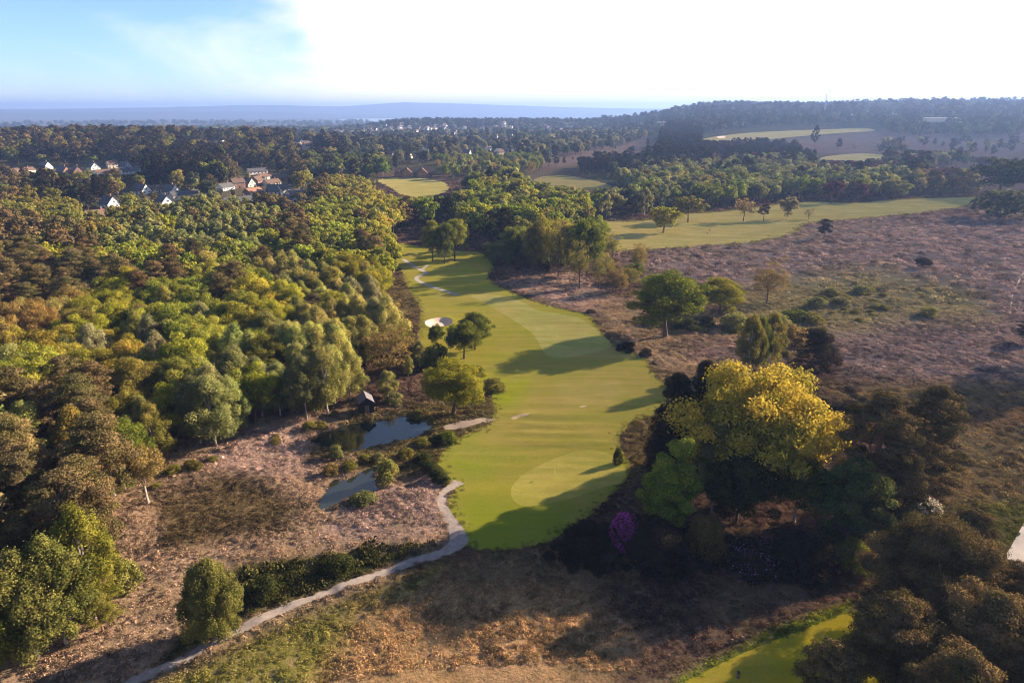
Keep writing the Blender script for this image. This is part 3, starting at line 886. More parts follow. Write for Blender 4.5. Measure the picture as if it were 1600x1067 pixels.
# ---- single trees: (kind, base px, base py, top py, width px, tint, label)
SINGLE = [
    ('oak', 708, 648, 567, 100, 'olive2', 'spreading yellow-green oak standing behind the larger pond'),
    ('oak', 725, 560, 500, 62, 'green', 'dark green tree on the fairway, in front of its taller twin beside the sand bunker'),
    ('oak', 742, 546, 491, 54, 'green', 'dark green tree behind its twin, on the fairway side of the sand bunker'),
    ('oak', 682, 541, 508, 28, 'green', 'small round tree directly in front of the sand bunker'),
    ('birch', 656, 576, 533, 28, 'soft', 'small pale birch at the wood edge, below the small round bunker tree'),
    ('bush', 682, 570, 536, 44, 'green', 'low bushy tree in shade just below the sand bunker'),
    ('birch', 638, 588, 556, 20, 'soft', 'tiny pale upright birch at the tip of the wood below the bunker'),
    ('sparse', 605, 585, 508, 82, 'bronze', 'brown thin-leaved tree leaning out of the wood above the shed'),
    ('sparse', 628, 560, 503, 60, 'olive', 'olive thin-leaved tree at the wood edge beside the sand bunker'),
    ('birch', 606, 618, 580, 36, 'soft', 'pale bushy birch right behind the pond shed'),
    ('birch', 548, 624, 548, 60, 'soft', 'tall pale birch at the wood edge just behind the pond shed'),
    ('birch', 512, 646, 545, 70, 'soft', 'tall soft-green birch at the wood edge, one tree away from the shed'),
    ('birch', 480, 655, 560, 60, 'sage', 'slender sage-green birch facing the larger pond'),
        ('pine', 162, 988, 930, 62, 'olive', 'small pine standing alone on dead bracken by the nearest wood edge'),
    ('oak', 1040, 527, 428, 122, 'green2', 'largest spreading oak on the heath, with several pale trunks'),
    ('oak', 1123, 492, 437, 74, 'olive2', 'medium oak on the heath, next to the largest spreading oak'),
    ('sparse', 1198, 474, 413, 58, 'bronze', 'thin-leaved bronze tree on the heath behind the green scrub'),
    ('birch', 1168, 588, 492, 46, 'olive', 'tallest of three thin dark birches behind the golden tree'),
    ('birch', 1182, 583, 500, 42, 'green', 'middle one of three thin dark birches behind the golden tree'),
    ('birch', 1200, 575, 492, 52, 'olive', 'thin leaning birch nearest the lone dark heath pine'),
    ('pine', 1265, 609, 519, 80, 'pinedk', 'lone dark pine with a bent bare trunk on the purple heath'),
    ('sparse', 1000, 420, 381, 30, 'bronze', 'small bare-looking tree where the heath meets the far fairway'),
    ('sparse', 985, 452, 412, 36, 'olive', 'thin pale tree just behind the largest heath oak'),
    ('oak', 990, 440, 410, 36, 'green', 'small green tree behind the crown of the largest heath oak'),
    ('sparse', 905, 452, 378, 36, 'olive', 'tall thin leaning tree on the pink bracken beside the fairway'),
    ('sparse', 872, 433, 352, 40, 'olive', 'tall thin tree with two bare stems at the edge of the pink bracken'),
    ('sparse', 860, 428, 348, 46, 'olive2', 'slim golden-green tree, farthest back of the thin bracken-edge trees'),
    ('sparse', 957, 458, 412, 26, 'bronze', 'young thin tree between the bracken and the largest heath oak'),
    ('sparse', 935, 448, 405, 26, 'olive', 'young slim tree standing alone in the bracken'),
    ('sparse', 970, 460, 420, 24, 'bronze', 'shortest young tree just before the largest heath oak'),
    ('oak', 917, 431, 338, 56, 'green2', 'tall full green tree at the corner of the belt by the far fairway'),
    ('oak', 840, 424, 345, 50, 'olive', 'bushy olive tree where the belt meets the pink bracken'),
    ('oak', 778, 416, 376, 46, 'sage', 'low grey-green bushy tree at the fairway bend'),
    ('oak', 806, 412, 352, 50, 'green2', 'rounded green tree beside the low grey-green one at the fairway bend'),
    ('oak', 676, 408, 346, 34, 'lime', 'slim bright tree, first of the three on the far rough nearest the winding path'),
    ('oak', 695, 412, 346, 34, 'green', 'middle one of three bright trees on the far rough'),
    ('oak', 711, 407, 343, 46, 'lime', 'broadest of three bright trees on the far rough'),
    ('oak', 1036, 364, 322, 54, 'olive2', 'wide low round tree alone on the far sunlit fairway'),
    ('oak', 1075, 347, 306, 54, 'olive', 'round olive tree just behind the wide low one on the far fairway'),
    ('sparse', 1161, 346, 309, 36, 'bronze', 'pale open-crowned tree midway along the far fairway'),
    ('pine', 1193, 345, 313, 20, 'purple', 'narrow dark purple tree beside the pale open-crowned one'),
    ('birch', 1230, 343, 306, 32, 'grey', 'pale drooping birch on the far fairway'),
    ('sparse', 1263, 343, 326, 16, 'grey', 'tiny bare sapling next to the pale drooping birch'),
    ('oak', 1298, 318, 281, 38, 'purple', 'large purple-leaved beech behind the far fairway'),
    ('oak', 1340, 316, 286, 34, 'purple', 'smaller purple-leaved beech behind the far fairway'),
    ('oak', 1396, 311, 280, 50, 'sage', 'wide flat-topped pale tree behind the far fairway'),
    ('pine', 1287, 373, 343, 25, 'pinedk', 'small lone dark pine where the purple heath meets the far fairway'),
    ('oak', 1441, 419, 402, 27, 'pinedk', 'small dark round bush-tree alone on the upper purple heath'),
    ('bush', 1562, 342, 293, 88, 'bluegreen', 'big dome-shaped bush at the end of the far fairway'),
    ('oak', 1562, 306, 248, 84, 'deep', 'tall dark tree behind the dome-shaped bush at the end of the far fairway'),
    ('oak', 1604, 312, 250, 84, 'deep', 'dark tree cut by the picture edge behind the dome-shaped bush'),
    ('birch', 232, 786, 702, 76, 'bronze', None),
    ('pine', 1607, 536, 500, 40, 'pinedk', 'dark pine cut by the picture edge on the purple heath'),
    ('pine', 1272, 232, 196, 14, 'pinedk', 'slim tall pine standing alone before the far hillside field'),
    ('pine', 1690, 565, 420, 130, 'pinedk', None), ('oak', 1740, 360, 290, 80, 'deep', None), ('pine', 1800, 470, 380, 100, 'pinedk', None),
]
T['olive2'] = C(.235, .215, .022); T['green2'] = C(.135, .155, .020)
for kind, bx, by, ty, wpx, tn, lb in SINGLE:
    if lb is None and bx < 1600: continue
    x, y = P1(bx, by)
    z = hz(x, y)
    d = y * cp_ - (z - CZ) * sp_
    hh = z_at(x, y, ty) - z; ww = wpx / FPX * d
    if lb is None: lb = {1690: 'broad dark pine outside the frame shading the lower heath', 1740: 'dark oak outside the frame by the end of the far fairway', 1800: 'dark pine outside the frame above the purple heath'}.get(bx, 'tree')
    place(kind, x, y, max(hh, 1.0), max(ww, .6), T[tn] * math.exp(rng.normal(0, .05)), lb, lod=0 if d < 330 else 1)

# ---- the near group round the golden tree: crowns made specially, finely leaved
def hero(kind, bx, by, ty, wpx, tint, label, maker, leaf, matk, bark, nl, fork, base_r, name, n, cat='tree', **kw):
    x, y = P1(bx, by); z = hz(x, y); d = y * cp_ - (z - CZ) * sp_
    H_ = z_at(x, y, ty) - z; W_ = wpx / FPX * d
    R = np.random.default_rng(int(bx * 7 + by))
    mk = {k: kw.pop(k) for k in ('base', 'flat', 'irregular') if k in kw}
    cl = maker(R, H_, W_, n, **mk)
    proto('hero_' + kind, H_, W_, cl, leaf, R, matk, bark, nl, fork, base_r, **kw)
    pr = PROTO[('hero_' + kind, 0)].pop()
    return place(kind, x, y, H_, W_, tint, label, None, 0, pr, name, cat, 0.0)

hero('oak', 1176, 772, 590, 222, C(.42, .325, .045), 'big golden-yellow oak in the middle of the dark clump above the green', cl_oak, .42, 'leaf', 'bark', 30, .2, .6, 'oak_tree', 150, base=.24, coverage=.75, irregular=.2, shell=.3)
hero('oak', 1128, 790, 640, 96, C(.12, .115, .025), 'olive tree filling the fairway side of the golden oak', cl_oak, .30, 'leaf', 'bark', 12, .2, .25, 'oak_tree', 60, base=.1, coverage=.9)
hero('maple', 1042, 832, 690, 94, C(.20, .235, .03), 'bright green maple at the front of the dark clump beside the green', cl_oak, .28, 'leaf', 'bark', 12, .2, .25, 'maple_tree', 50, base=.05, coverage=1.3)
hero('pine', 1050, 742, 582, 104, T['pinedk'], 'dark pine at the fairway side of the clump, beside the golden oak', cl_cone, .30, 'needle', 'pinebark', 24, .2, .3, 'pine_tree', 110, aspect=.4, coverage=1.1)
hero('pine', 1090, 740, 562, 108, T['pinedk'] * 1.2, 'tallest dark pine between the fairway and the golden oak', cl_cone, .30, 'needle', 'pinebark', 24, .2, .3, 'pine_tree', 110, aspect=.4, coverage=1.1)
hero('birch', 1112, 800, 668, 62, T['sage'], 'pale weeping birch between the maple and the golden oak', cl_birch, .24, 'leaf', 'birchbark', 12, .2, .14, 'birch_tree', 50)
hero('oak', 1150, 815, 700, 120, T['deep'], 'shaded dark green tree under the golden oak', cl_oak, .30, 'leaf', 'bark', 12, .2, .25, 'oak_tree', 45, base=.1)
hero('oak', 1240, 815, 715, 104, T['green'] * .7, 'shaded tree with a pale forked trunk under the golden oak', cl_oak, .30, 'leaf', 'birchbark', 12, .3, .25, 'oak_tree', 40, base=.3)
hero('pine', 1350, 812, 618, 140, T['pine'] * .85, 'broad dark pine next to the golden oak on the heath side', cl_pine, .34, 'needle', 'pinebark', 30, .2, .4, 'pine_tree', 120, base=.1, aspect=.4, coverage=1.3)
hero('pine', 1432, 790, 606, 116, T['pine'] * .95, 'second broad pine of the clump, open to the heath', cl_pine, .34, 'needle', 'pinebark', 30, .2, .4, 'pine_tree', 110, base=.15, aspect=.4, coverage=1.2)
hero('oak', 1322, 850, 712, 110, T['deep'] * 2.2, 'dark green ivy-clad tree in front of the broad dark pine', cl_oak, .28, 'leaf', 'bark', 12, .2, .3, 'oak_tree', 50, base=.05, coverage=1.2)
hero('pine', 1402, 830, 720, 90, T['pine'] * .8, 'low brownish pine at the foot of the clump by the white blossom', cl_pine, .28, 'needle', 'pinebark', 16, .2, .2, 'pine_tree', 36, base=.08, aspect=.4)
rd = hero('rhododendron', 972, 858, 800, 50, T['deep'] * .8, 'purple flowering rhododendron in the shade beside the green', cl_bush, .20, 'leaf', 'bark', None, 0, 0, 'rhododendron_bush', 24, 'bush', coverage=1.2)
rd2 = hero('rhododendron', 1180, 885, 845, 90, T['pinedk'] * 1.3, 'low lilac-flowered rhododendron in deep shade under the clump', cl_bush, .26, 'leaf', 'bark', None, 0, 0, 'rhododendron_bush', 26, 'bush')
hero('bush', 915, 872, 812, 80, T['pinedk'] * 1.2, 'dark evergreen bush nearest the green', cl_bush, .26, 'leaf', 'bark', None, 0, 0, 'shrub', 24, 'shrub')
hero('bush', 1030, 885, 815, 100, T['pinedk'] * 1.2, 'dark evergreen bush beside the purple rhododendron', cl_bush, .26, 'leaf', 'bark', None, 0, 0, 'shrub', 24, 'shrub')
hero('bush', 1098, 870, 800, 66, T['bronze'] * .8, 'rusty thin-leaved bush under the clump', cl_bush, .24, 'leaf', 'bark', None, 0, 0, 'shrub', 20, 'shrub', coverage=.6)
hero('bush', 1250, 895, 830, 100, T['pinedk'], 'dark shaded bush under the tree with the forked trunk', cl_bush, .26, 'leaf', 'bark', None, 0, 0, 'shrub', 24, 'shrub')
rd3 = hero('blossom', 1436, 832, 775, 60, T['sage'] * .8, 'white-flowering bush at the heath edge of the clump', cl_bush, .18, 'leaf', 'bark', None, 0, 0, 'blossom_bush', 22, 'bush', coverage=.7)
hero('bush', 1410, 852, 798, 60, T['sage'] * 1.6, 'pale green bush next to the white-flowering one', cl_bush, .20, 'leaf', 'bark', None, 0, 0, 'shrub', 22, 'shrub')
hero('bush', 1368, 850, 805, 55, T['lime'] * .7, 'yellow-green bush in front of the ivy-clad tree', cl_bush, .20, 'leaf', 'bark', None, 0, 0, 'shrub', 20, 'shrub')
hero('bush', 1328, 890, 838, 62, T['lime'] * .8, 'bright green bush lowest in the clump', cl_bush, .22, 'leaf', 'bark', None, 0, 0, 'shrub', 20, 'shrub')

def blossom(root, tint, cov, leaf, seed):
    R = np.random.default_rng(seed); me = root.data
    co = np.empty(len(me.vertices) * 3, np.float32); me.vertices.foreach_get('co', co); co = co.reshape(-1, 4, 3).mean(1)
    pat = fbm(co[:, 0] * 10 + co[:, 2] * 7 + 500, co[:, 1] * 10 - co[:, 2] * 6 + 500, 9, seed, 2)
    sel = np.where((R.random(len(co)) < cov) & (pat > .42))[0]; P = co[sel] * 1.04
    v, f, a_ = leaf_quads(P, unit(P) + R.normal(size=P.shape) * .5, leaf, .9, np.clip(R.normal(.55, .25, len(P)), 0, 1), R)
    b_ = link('blossom', mesh_np('blossom', v, f, M['leaf'], {'v': ('FLOAT', 'POINT', a_)}), root); b_['tint'] = [float(q) for q in tint]
blossom(rd, C(.50, .08, .38), .5, .22, 3)
blossom(rd2, C(.26, .16, .30), .2, .2, 4)
blossom(rd3, T['white'], .6, .2, 5)

# nearest pines at the lower corner
for q in [
    (1440, 985, 826, 230, .75, 'broad shadowy pine behind the concrete track end'),
    (1385, 1092, 946, 165, .85, 'near pine beside the mown tee'),
    (1290, 1125, 1012, 110, 1.0, 'low orange-brown pine at the frame foot by the tee'),
    (1520, 1105, 938, 190, .95, 'near pine over the sandy clearing'),
    (1590, 1030, 888, 130, 1.0, 'near pine below the concrete track'),
    (1465, 1215, 1025, 170, .9, 'pine crown rising from below the frame edge'),
    (1640, 1180, 985, 190, 1.0, 'near pine cut by the frame corner'),
    (1545, 925, 870, 80, .9, 'small pine touching the concrete track'),
    (1505, 880, 800, 90, .8, 'small dark pine between the heath and the concrete track')]:
    hero('pine', q[0], q[1], q[2], q[3], C(.14, .10, .042) * q[4], q[5], cl_pine, .30, 'needle', 'pinebark', 60, .25, .26, 'pine_tree', 150, base=.25, flat=.5, aspect=.34, coverage=.85, shell=.35, twigs=1)

# near wood edge
for q in [
    ('birch', 60, 1030, 875, 130, C(.17, .165, .045), 'large light green birch at the lower corner of the near wood', 60),
    ('birch', 150, 968, 800, 110, C(.185, .18, .03), 'bright light green birch bulging out of the near wood', 60),
    ('birch', 105, 1010, 850, 110, C(.15, .155, .04), 'fresh green birch between the two corner birches', 60),
    ('birch', -10, 1060, 900, 120, T['lime'] * .85, 'green birch cut by the frame at the near wood', 50)]:
    hero(q[0], q[1], q[2], q[3], q[4], q[5], q[6], cl_birch, .24, 'leaf', 'birchbark', 20, .2, .16, 'birch_tree', q[7] * 3, coverage=.62, shell=.15, twigs=2)
hero('birch', 338, 1000, 880, 100, C(.15, .145, .04), 'lone round tree standing beside the long grey path', cl_birch, .2, 'leaf', 'birchbark', 22, .15, .16, 'birch_tree', 160, base=.10, coverage=.8, shell=.2)
hero('sparse', 232, 786, 702, 84, T['bronze'], 'half-bare pine with pale twisted limbs at the near wood edge', cl_oak, .22, 'needle', 'birchbark', 30, .25, .22, 'pine_tree', 40, base=.45, coverage=.5, twigs=5)

# ------------------------------------------------------------------ woods
def jgrid(poly_px, spacing, R, seed_h=None):
    """jittered points on the ground inside an outline given in photo pixels"""
    p = np.array(poly_px, float)
    w = unproject(p[:, 0], p[:, 1])
    x0, x1, y0, y1 = w[:, 0].min(), w[:, 0].max(), w[:, 1].min(), w[:, 1].max()
    gx, gy = np.meshgrid(np.arange(x0, x1, spacing), np.arange(y0, y1, spacing * .87))
    gx = gx + (np.arange(gx.shape[0]) % 2)[:, None] * spacing / 2
    gx = (gx + R.uniform(-.52, .52, gx.shape) * spacing).ravel(); gy = (gy + R.uniform(-.52, .52, gy.shape) * spacing).ravel()
    ok = inpoly(gx, gy, w)
    return gx[ok], gy[ok]

MAINWOOD = [(-420, 1350), (-420, 1200), (-60, 1075), (20, 1040), (100, 1000), (150, 955), (185, 900), (195, 840), (190, 790), (218, 750), (262, 722), (300, 712), (345, 698), (400, 686), (440, 664), (480, 648),
            (540, 630), (600, 603), (625, 572), (610, 540), (592, 512), (590, 482), (605, 450), (612, 425), (603, 395), (598, 372), (640, 356), (600, 330), (560, 300),
            (500, 300), (480, 350), (400, 338), (200, 345), (0, 345), (-300, 345), (-900, 345), (-900, 700)]
# species map: photo-pixel blobs of the crown position (x, y, rx, ry, kind, tint)
BLOBS = [
    (60, 700, 90, 110, 'pine', 'pine'), (60, 860, 90, 70, 'pine', 'pine'), (120, 640, 120, 60, 'pine', 'pine'), (60, 470, 60, 14, 'pine', 'pine'),
    (260, 650, 60, 50, 'pine', 'pine'), (190, 790, 50, 60, 'pine', 'pine'), (230, 600, 80, 30, 'oak', 'olive'), (60, 420, 120, 50, 'pine', 'pine'), (40, 380, 90, 40, 'pine', 'pine'),
    (230, 435, 40, 35, 'pine', 'pine'), (370, 460, 40, 20, 'pine', 'pine'), (200, 410, 70, 25, 'oak', 'lime'), (100, 412, 50, 28, 'oak', 'yel'),
    (330, 425, 60, 40, 'oak', 'lime'), (430, 390, 40, 40, 'oak', 'lime'), (70, 500, 60, 40, 'oak', 'bronze'), (160, 500, 90, 35, 'oak', 'lime2'),
    (280, 505, 70, 40, 'oak', 'lime'), (380, 500, 50, 30, 'oak', 'lime'), (420, 480, 50, 40, 'oak', 'yel'), (120, 570, 90, 40, 'oak', 'yel2'), (40, 600, 60, 40, 'oak', 'lime'),
    (460, 530, 80, 60, 'birch', 'soft'), (520, 480, 70, 60, 'birch', 'soft'), (560, 560, 60, 60, 'birch', 'soft'), (400, 600, 80, 60, 'birch', 'sage'), (340, 640, 50, 60, 'birch', 'sage'),
    (300, 370, 180, 35, 'birch', 'sage'), (430, 430, 40, 50, 'birch', 'soft'), (520, 350, 50, 60, 'oak', 'lime'), (580, 350, 30, 60, 'oak', 'yel2'), (570, 420, 40, 50, 'oak', 'lime2'),
    (500, 400, 40, 40, 'oak', 'lime'), (480, 300, 50, 40, 'pine', 'pine'), (500, 270, 50, 20, 'oak', 'green'), (540, 300, 40, 30, 'oak', 'olive'), (110, 350, 120, 25, 'oak', 'olive'),
    (460, 370, 30, 25, 'pine', 'pine'), (150, 560, 30, 30, 'birch', 'grey'), (245, 540, 25, 25, 'birch', 'grey'), (600, 470, 40, 30, 'sparse', 'olive'), (560, 470, 50, 40, 'birch', 'grey'),
    (330, 590, 50, 40, 'birch', 'soft'), (200, 700, 40, 30, 'birch', 'green'), (180, 640, 50, 40, 'pine', 'pine'),
]
T['lime2'] = C(.20, .195, .022); T['yel'] = C(.25, .225, .028); T['yel2'] = C(.235, .20, .032)
def species(px, py):
    best, bk = 1.7, None
    for (bx, by, rx, ry, k_, t_) in BLOBS:
        d = math.hypot((px - bx) / rx, (py - by) / ry) * rng.uniform(.75, 1.3)
        if d < best: best, bk = d, (k_, t_)
    if bk is None or rng.random() < .13:
        return [('birch', 'soft'), ('birch', 'sage'), ('oak', 'lime2'), ('oak', 'olive'), ('pine', 'pine'), ('oak', 'green'), ('birch', 'olive')][int(rng.integers(7))]
    return bk

SIZE = {'oak': (13, 10.5), 'birch': (12.5, 8.2), 'pine': (15, 8.8), 'sparse': (11, 8), 'bush': (2, 3)}
TN = {'yellow': 'yellow', 'yel': 'yellow-green', 'yel2': 'golden-olive', 'lime': 'bright-green', 'lime2': 'fresh-green', 'green': 'mid-green', 'green2': 'green', 'deep': 'dark-green', 'soft': 'pale-green',
      'sage': 'sage', 'bronze': 'bronze', 'pine': 'brownish', 'pinedk': 'blackish', 'purple': 'purple', 'olive': 'olive', 'olive2': 'olive', 'grey': 'greyish', 'bluegreen': 'blue-green'}
KN = {'oak': 'oak', 'birch': 'birch', 'pine': 'pine', 'sparse': 'thin-tree', 'bush': 'shrub'}
KP = {'oak': 'oaks', 'birch': 'birches', 'pine': 'pines', 'sparse': 'thin-leaved trees'}
AUTO = []

def zone_text(px, py, y):
    if y < 105: return 'near corner of wood'
    if py > 600 and px > 260: return 'wood facing the ponds'
    if px > 440 and y < 260: return 'wood edge along fairway'
    if y < 160: return 'front of big wood'
    if y < 240: return 'middle of big wood'
    if y < 330: return 'deeper in big wood'
    return 'back of big wood'

LEFT = []     # overflow -> one mass
def scatter_wood(poly, spacing, chooser, text, limit_d, hs=(.78, 1.2), cull=1.0):
    gx, gy = jgrid(poly, spacing, rng)
    o = np.argsort(np.hypot(gx, gy))
    gx, gy = gx[o], gy[o]
    gz = h(gx, gy)
    ok = onopen(gx, gy, 2.0)
    for x, y, z, k in zip(gx, gy, gz, ok):
        if not k: continue
        if any((x - a) ** 2 + (y - b_) ** 2 < (w_ * .36) ** 2 + 4 for a, b_, _, _, w_ in TREES[-0:][:90]): continue
        cpx, cpy = project(x, y, z + 9)
        cpx, cpy = float(cpx), float(cpy)
        kind, tn = chooser(cpx, cpy)
        hh, ww = SIZE[kind]; s_ = rng.uniform(*hs); hh *= s_; ww *= s_ * rng.uniform(.88, 1.15)
        cap = cap_height(x, y, z, ww)
        if cap < 3.5: continue
        if hh > cap: ww *= max(cap / hh, .45); hh = cap
        tint = tv(tn)
        d = math.hypot(x, y)
        inside = -10 < cpx < 1610 and cpy < 1100
        nm = KIND[kind][0]
        if inside and d < limit_d and COUNT.get(nm, 0) < LIM[nm]:
            zt = text or zone_text(cpx, cpy, y)
            ob = place(kind, x, y, hh, ww, tint, None, '%s %s' % (KP[kind], zt), 0 if d < 300 else 1, z=z)
            AUTO.append((ob, x, y, hh / SIZE[kind][0], TN[tn], KN[kind], zt))
        elif d < 1.0e9 and (inside or (d < 420 and cpx > -500 and cpx < 2300 and d > 60)):
            LEFT.append((x, y, z, hh, ww, kind, tint))
LIM = {'oak_tree': 290, 'birch_tree': 290, 'pine_tree': 290, 'sparse_tree': 250, 'shrub': 280}

# ------------------------------------------------------------------ houses
HP = {}
def house_parts(typ, wall, roof):
    key = (typ, wall, roof)
    if key in HP: return HP[key]
    L_, W_, hw, hr = {'bungalow': (14, 8.5, 2.8, 2.9), 'house': (10.5, 8.5, 5.2, 3.2), 'long': (20, 9, 3.2, 2.8), 'chalet': (11, 9.5, 2.8, 5.2), 'flat': (30, 11, 6, .4), 'shedrow': (70, 24, 8, 1.2)}[typ]
    l, w = L_ / 2, W_ / 2
    mb = MB()
    p = [(-l, -w, -1), (l, -w, -1), (l, w, -1), (-l, w, -1), (-l, -w, hw), (l, -w, hw), (l, w, hw), (-l, w, hw), (-l, 0, hw + hr - .05), (l, 0, hw + hr - .05)]
    mb.poly(p, [(0, 1, 5, 4), (2, 3, 7, 6), (1, 2, 6, 9, 5), (3, 0, 4, 8, 7), (0, 3, 2, 1)])
    wallm = mb.build('wall', M[wall])
    o = .5; t = .18; s = hr / w
    rb = MB()
    for sg in (-1, 1):
        e = w + o; ze = hw - o * s
        rb.poly([(-l - o, sg * e, ze), (l + o, sg * e, ze), (l + o, 0, hw + hr), (-l - o, 0, hw + hr),
                 (-l - o, sg * e, ze + t), (l + o, sg * e, ze + t), (l + o, 0, hw + hr + t), (-l - o, 0, hw + hr + t)],
                [(0, 1, 2, 3), (4, 7, 6, 5), (0, 4, 5, 1), (0, 3, 7, 4), (1, 5, 6, 2)])
    roofm = rb.build('roof', M[roof])
    c = MB(); c.box(l * .45, l * .45 + .8, -.45, .45, hw + hr * .5, hw + hr + 1.3); c.box(l * .45 - .06, l * .45 + .86, -.51, .51, hw + hr + 1.3, hw + hr + 1.5)
    chim = c.build('chimney', M['brick'])
    g = MB(); g.box(-.75, .75, -.05, .05, -.6, .6, 0)
    g.box(-.83, .83, -.07, .03, -.68, -.6, 1); g.box(-.83, .83, -.07, .03, .6, .68, 1); g.box(-.83, -.75, -.07, .03, -.6, .6, 1); g.box(.75, .83, -.07, .03, -.6, .6, 1); g.box(-.03, .03, -.06, .03, -.6, .6, 1)
    win = g.build('window', [M['glass'], M['paintw']])
    d = MB(); d.box(-.5, .5, -.06, .05, 0, 2.1); door = d.build('door', M['wood'])
    wins = []
    nx = max(2, int(L_ / 3.4))
    for fl_ in ([1.5] if hw < 4.5 else [1.5, 4.0]):
        for i in range(nx):
            xx = -l + L_ * (i + .5) / nx
            for sg in (-1, 1):
                if not (sg == -1 and i == nx // 2 and fl_ < 2): wins.append((xx, sg * (w + .03), fl_, 0 if sg < 0 else PI))
        for sg in (-1, 1):
            for yy in (-w * .45, w * .45): wins.append((sg * (l + .03), yy, fl_, PI / 2 * sg))
    if hr > 4: wins += [(sg * (l + .03), 0, hw + 1.3, PI / 2 * sg) for sg in (-1, 1)]
    HP[key] = (wallm, roofm, chim, win, door, wins, (L_, W_, hw, hr))
    return HP[key]

HOUSES = []
def build_house(x, y, rz, typ, wall, roof, label, group, detail=True, scale=1.0, name='house', cat='house'):
    wallm, roofm, chim, win, door, wins, (L_, W_, hw, hr) = house_parts(typ, wall, roof)
    z = hz(x, y)
    rt = link(name, None, None, (x, y, z), rz, (scale,) * 3)
    tag(rt, label, cat, group)
    link('wall', wallm, rt); rf = link('roof', roofm, rt)
    if detail:
        if typ not in ('flat', 'shedrow'): link('chimney', chim, rf)
        link('door', door, rt, (wins[0][0] * 0 + 0.0, -W_ / 2 - .04, 0))
        # only the walls turned towards the valley are seen
        for (a, b_, c, r_) in wins:
            ang = r_ - PI / 2 + rz
            nx_, ny_ = math.cos(ang), math.sin(ang)
            if nx_ * x + ny_ * y < 0: link('window', win, rt, (a, b_, c), r_)
    HOUSES.append((x, y, max(L_, W_) * scale * .62))
    return rt

WN = {'white': 'white', 'cream': 'cream', 'brick': 'red-brick'}
RN = {'rooftile': 'brown-tiled', 'slate': 'grey slate', 'orange': 'terracotta'}
TY = {'bungalow': 'bungalow', 'house': 'two-storey house', 'long': 'long low house', 'chalet': 'steep-gabled house', 'flat': 'flat-roofed block'}
NEARH = [  # px, py, type, wall, roof, rotation, place words
    (38, 271, 'long', 'cream', 'rooftile', .15, 'at the end of the upper row under the pine ridge'),
    (72, 264, 'chalet', 'white', 'slate', 1.3, 'with a narrow gable, behind the long cream one'),
    (100, 272, 'chalet', 'brick', 'slate', 1.45, 'first of the two brick gables'),
    (121, 271, 'chalet', 'brick', 'slate', 1.45, 'second of the two brick gables'),
    (147, 265, 'chalet', 'white', 'slate', 1.2, 'just above the two brick gables'),
    (176, 263, 'house', 'cream', 'rooftile', .1, 'behind the long white house of the upper row'),
    (196, 264, 'chalet', 'white', 'slate', 1.2, 'small, squeezed at the centre of the upper row'),
    (166, 274, 'long', 'white', 'rooftile', -.1, 'in front of the upper row, lit bright'),
    (196, 275, 'house', 'white', 'slate', .7, 'largest white one of the upper row'),
    (218, 271, 'chalet', 'white', 'slate', 1.0, 'last of the upper row before the pines'),
    (222, 303, 'chalet', 'white', 'slate', 1.3, 'small and alone on the slope below the upper row'),
    (268, 304, 'chalet', 'white', 'slate', .95, 'wide pale gable on the middle slope'),
    (288, 310, 'long', 'cream', 'slate', -.1, 'just below the wide pale gable'),
    (246, 300, 'bungalow', 'cream', 'rooftile', .1, 'between the lone small gable and the wide one'),
    (172, 324, 'chalet', 'white', 'slate', 1.1, 'half hidden in trees, nearest the big wood'),
    (152, 343, 'bungalow', 'brick', 'rooftile', .2, 'almost buried in the wood'),
    (258, 322, 'chalet', 'white', 'slate', 1.35, 'dark-roofed with a thin white gable by the wood'),
    (402, 272, 'long', 'white', 'slate', -.1, 'topmost of the lower estate'),
    (352, 297, 'bungalow', 'white', 'slate', .3, 'first of the lower estate after the tall pines'),
    (372, 294, 'house', 'brick', 'rooftile', .05, 'rear of the lower estate beside the pines'),
    (388, 292, 'chalet', 'cream', 'slate', .05, 'between the two tall brick ones of the lower estate'),
    (404, 290, 'house', 'brick', 'rooftile', .05, 'tall one at the centre of the lower estate'),
    (396, 305, 'bungalow', 'brick', 'orange', .2, 'in the heart of the lower estate'),
    (372, 320, 'long', 'white', 'slate', .1, 'wide, at the foot of the lower estate'),
    (430, 304, 'chalet', 'white', 'slate', .5, 'biggest white gable of the estate'),
    (446, 304, 'house', 'cream', 'slate', .2, 'beside the biggest sunlit white gable'),
    (462, 308, 'bungalow', 'cream', 'slate', -.1, 'at the wood end of the lower estate'),
    (453, 322, 'chalet', 'white', 'slate', 1.0, 'lowest white gable by the brown pines'),
    (468, 318, 'chalet', 'cream', 'slate', 1.2, 'behind the lowest white gable'),
    (425, 290, 'bungalow', 'cream', 'rooftile', .2, 'above the biggest sunlit gable'),
    (438, 282, 'bungalow', 'brick', 'rooftile', -.2, 'upper end of the lower estate by the green trees'),
    (412, 280, 'bungalow', 'white', 'rooftile', .3, 'just below the topmost of the lower estate'),
]
for px, py, ty, wa, ro, rz, tx in NEARH:
    rz = (-.45 if ty == 'chalet' else .95) + .25 * math.sin(px * 1.7)
    x, y = P1(px, py)
    build_house(x, y, rz, ty, wa, ro, '%s %s, %s roof, %s' % (WN[wa], TY[ty].replace('two-storey ', 'tall ').replace('long low', 'long'), RN[ro], tx), 'houses beyond the big wood', True, .92)

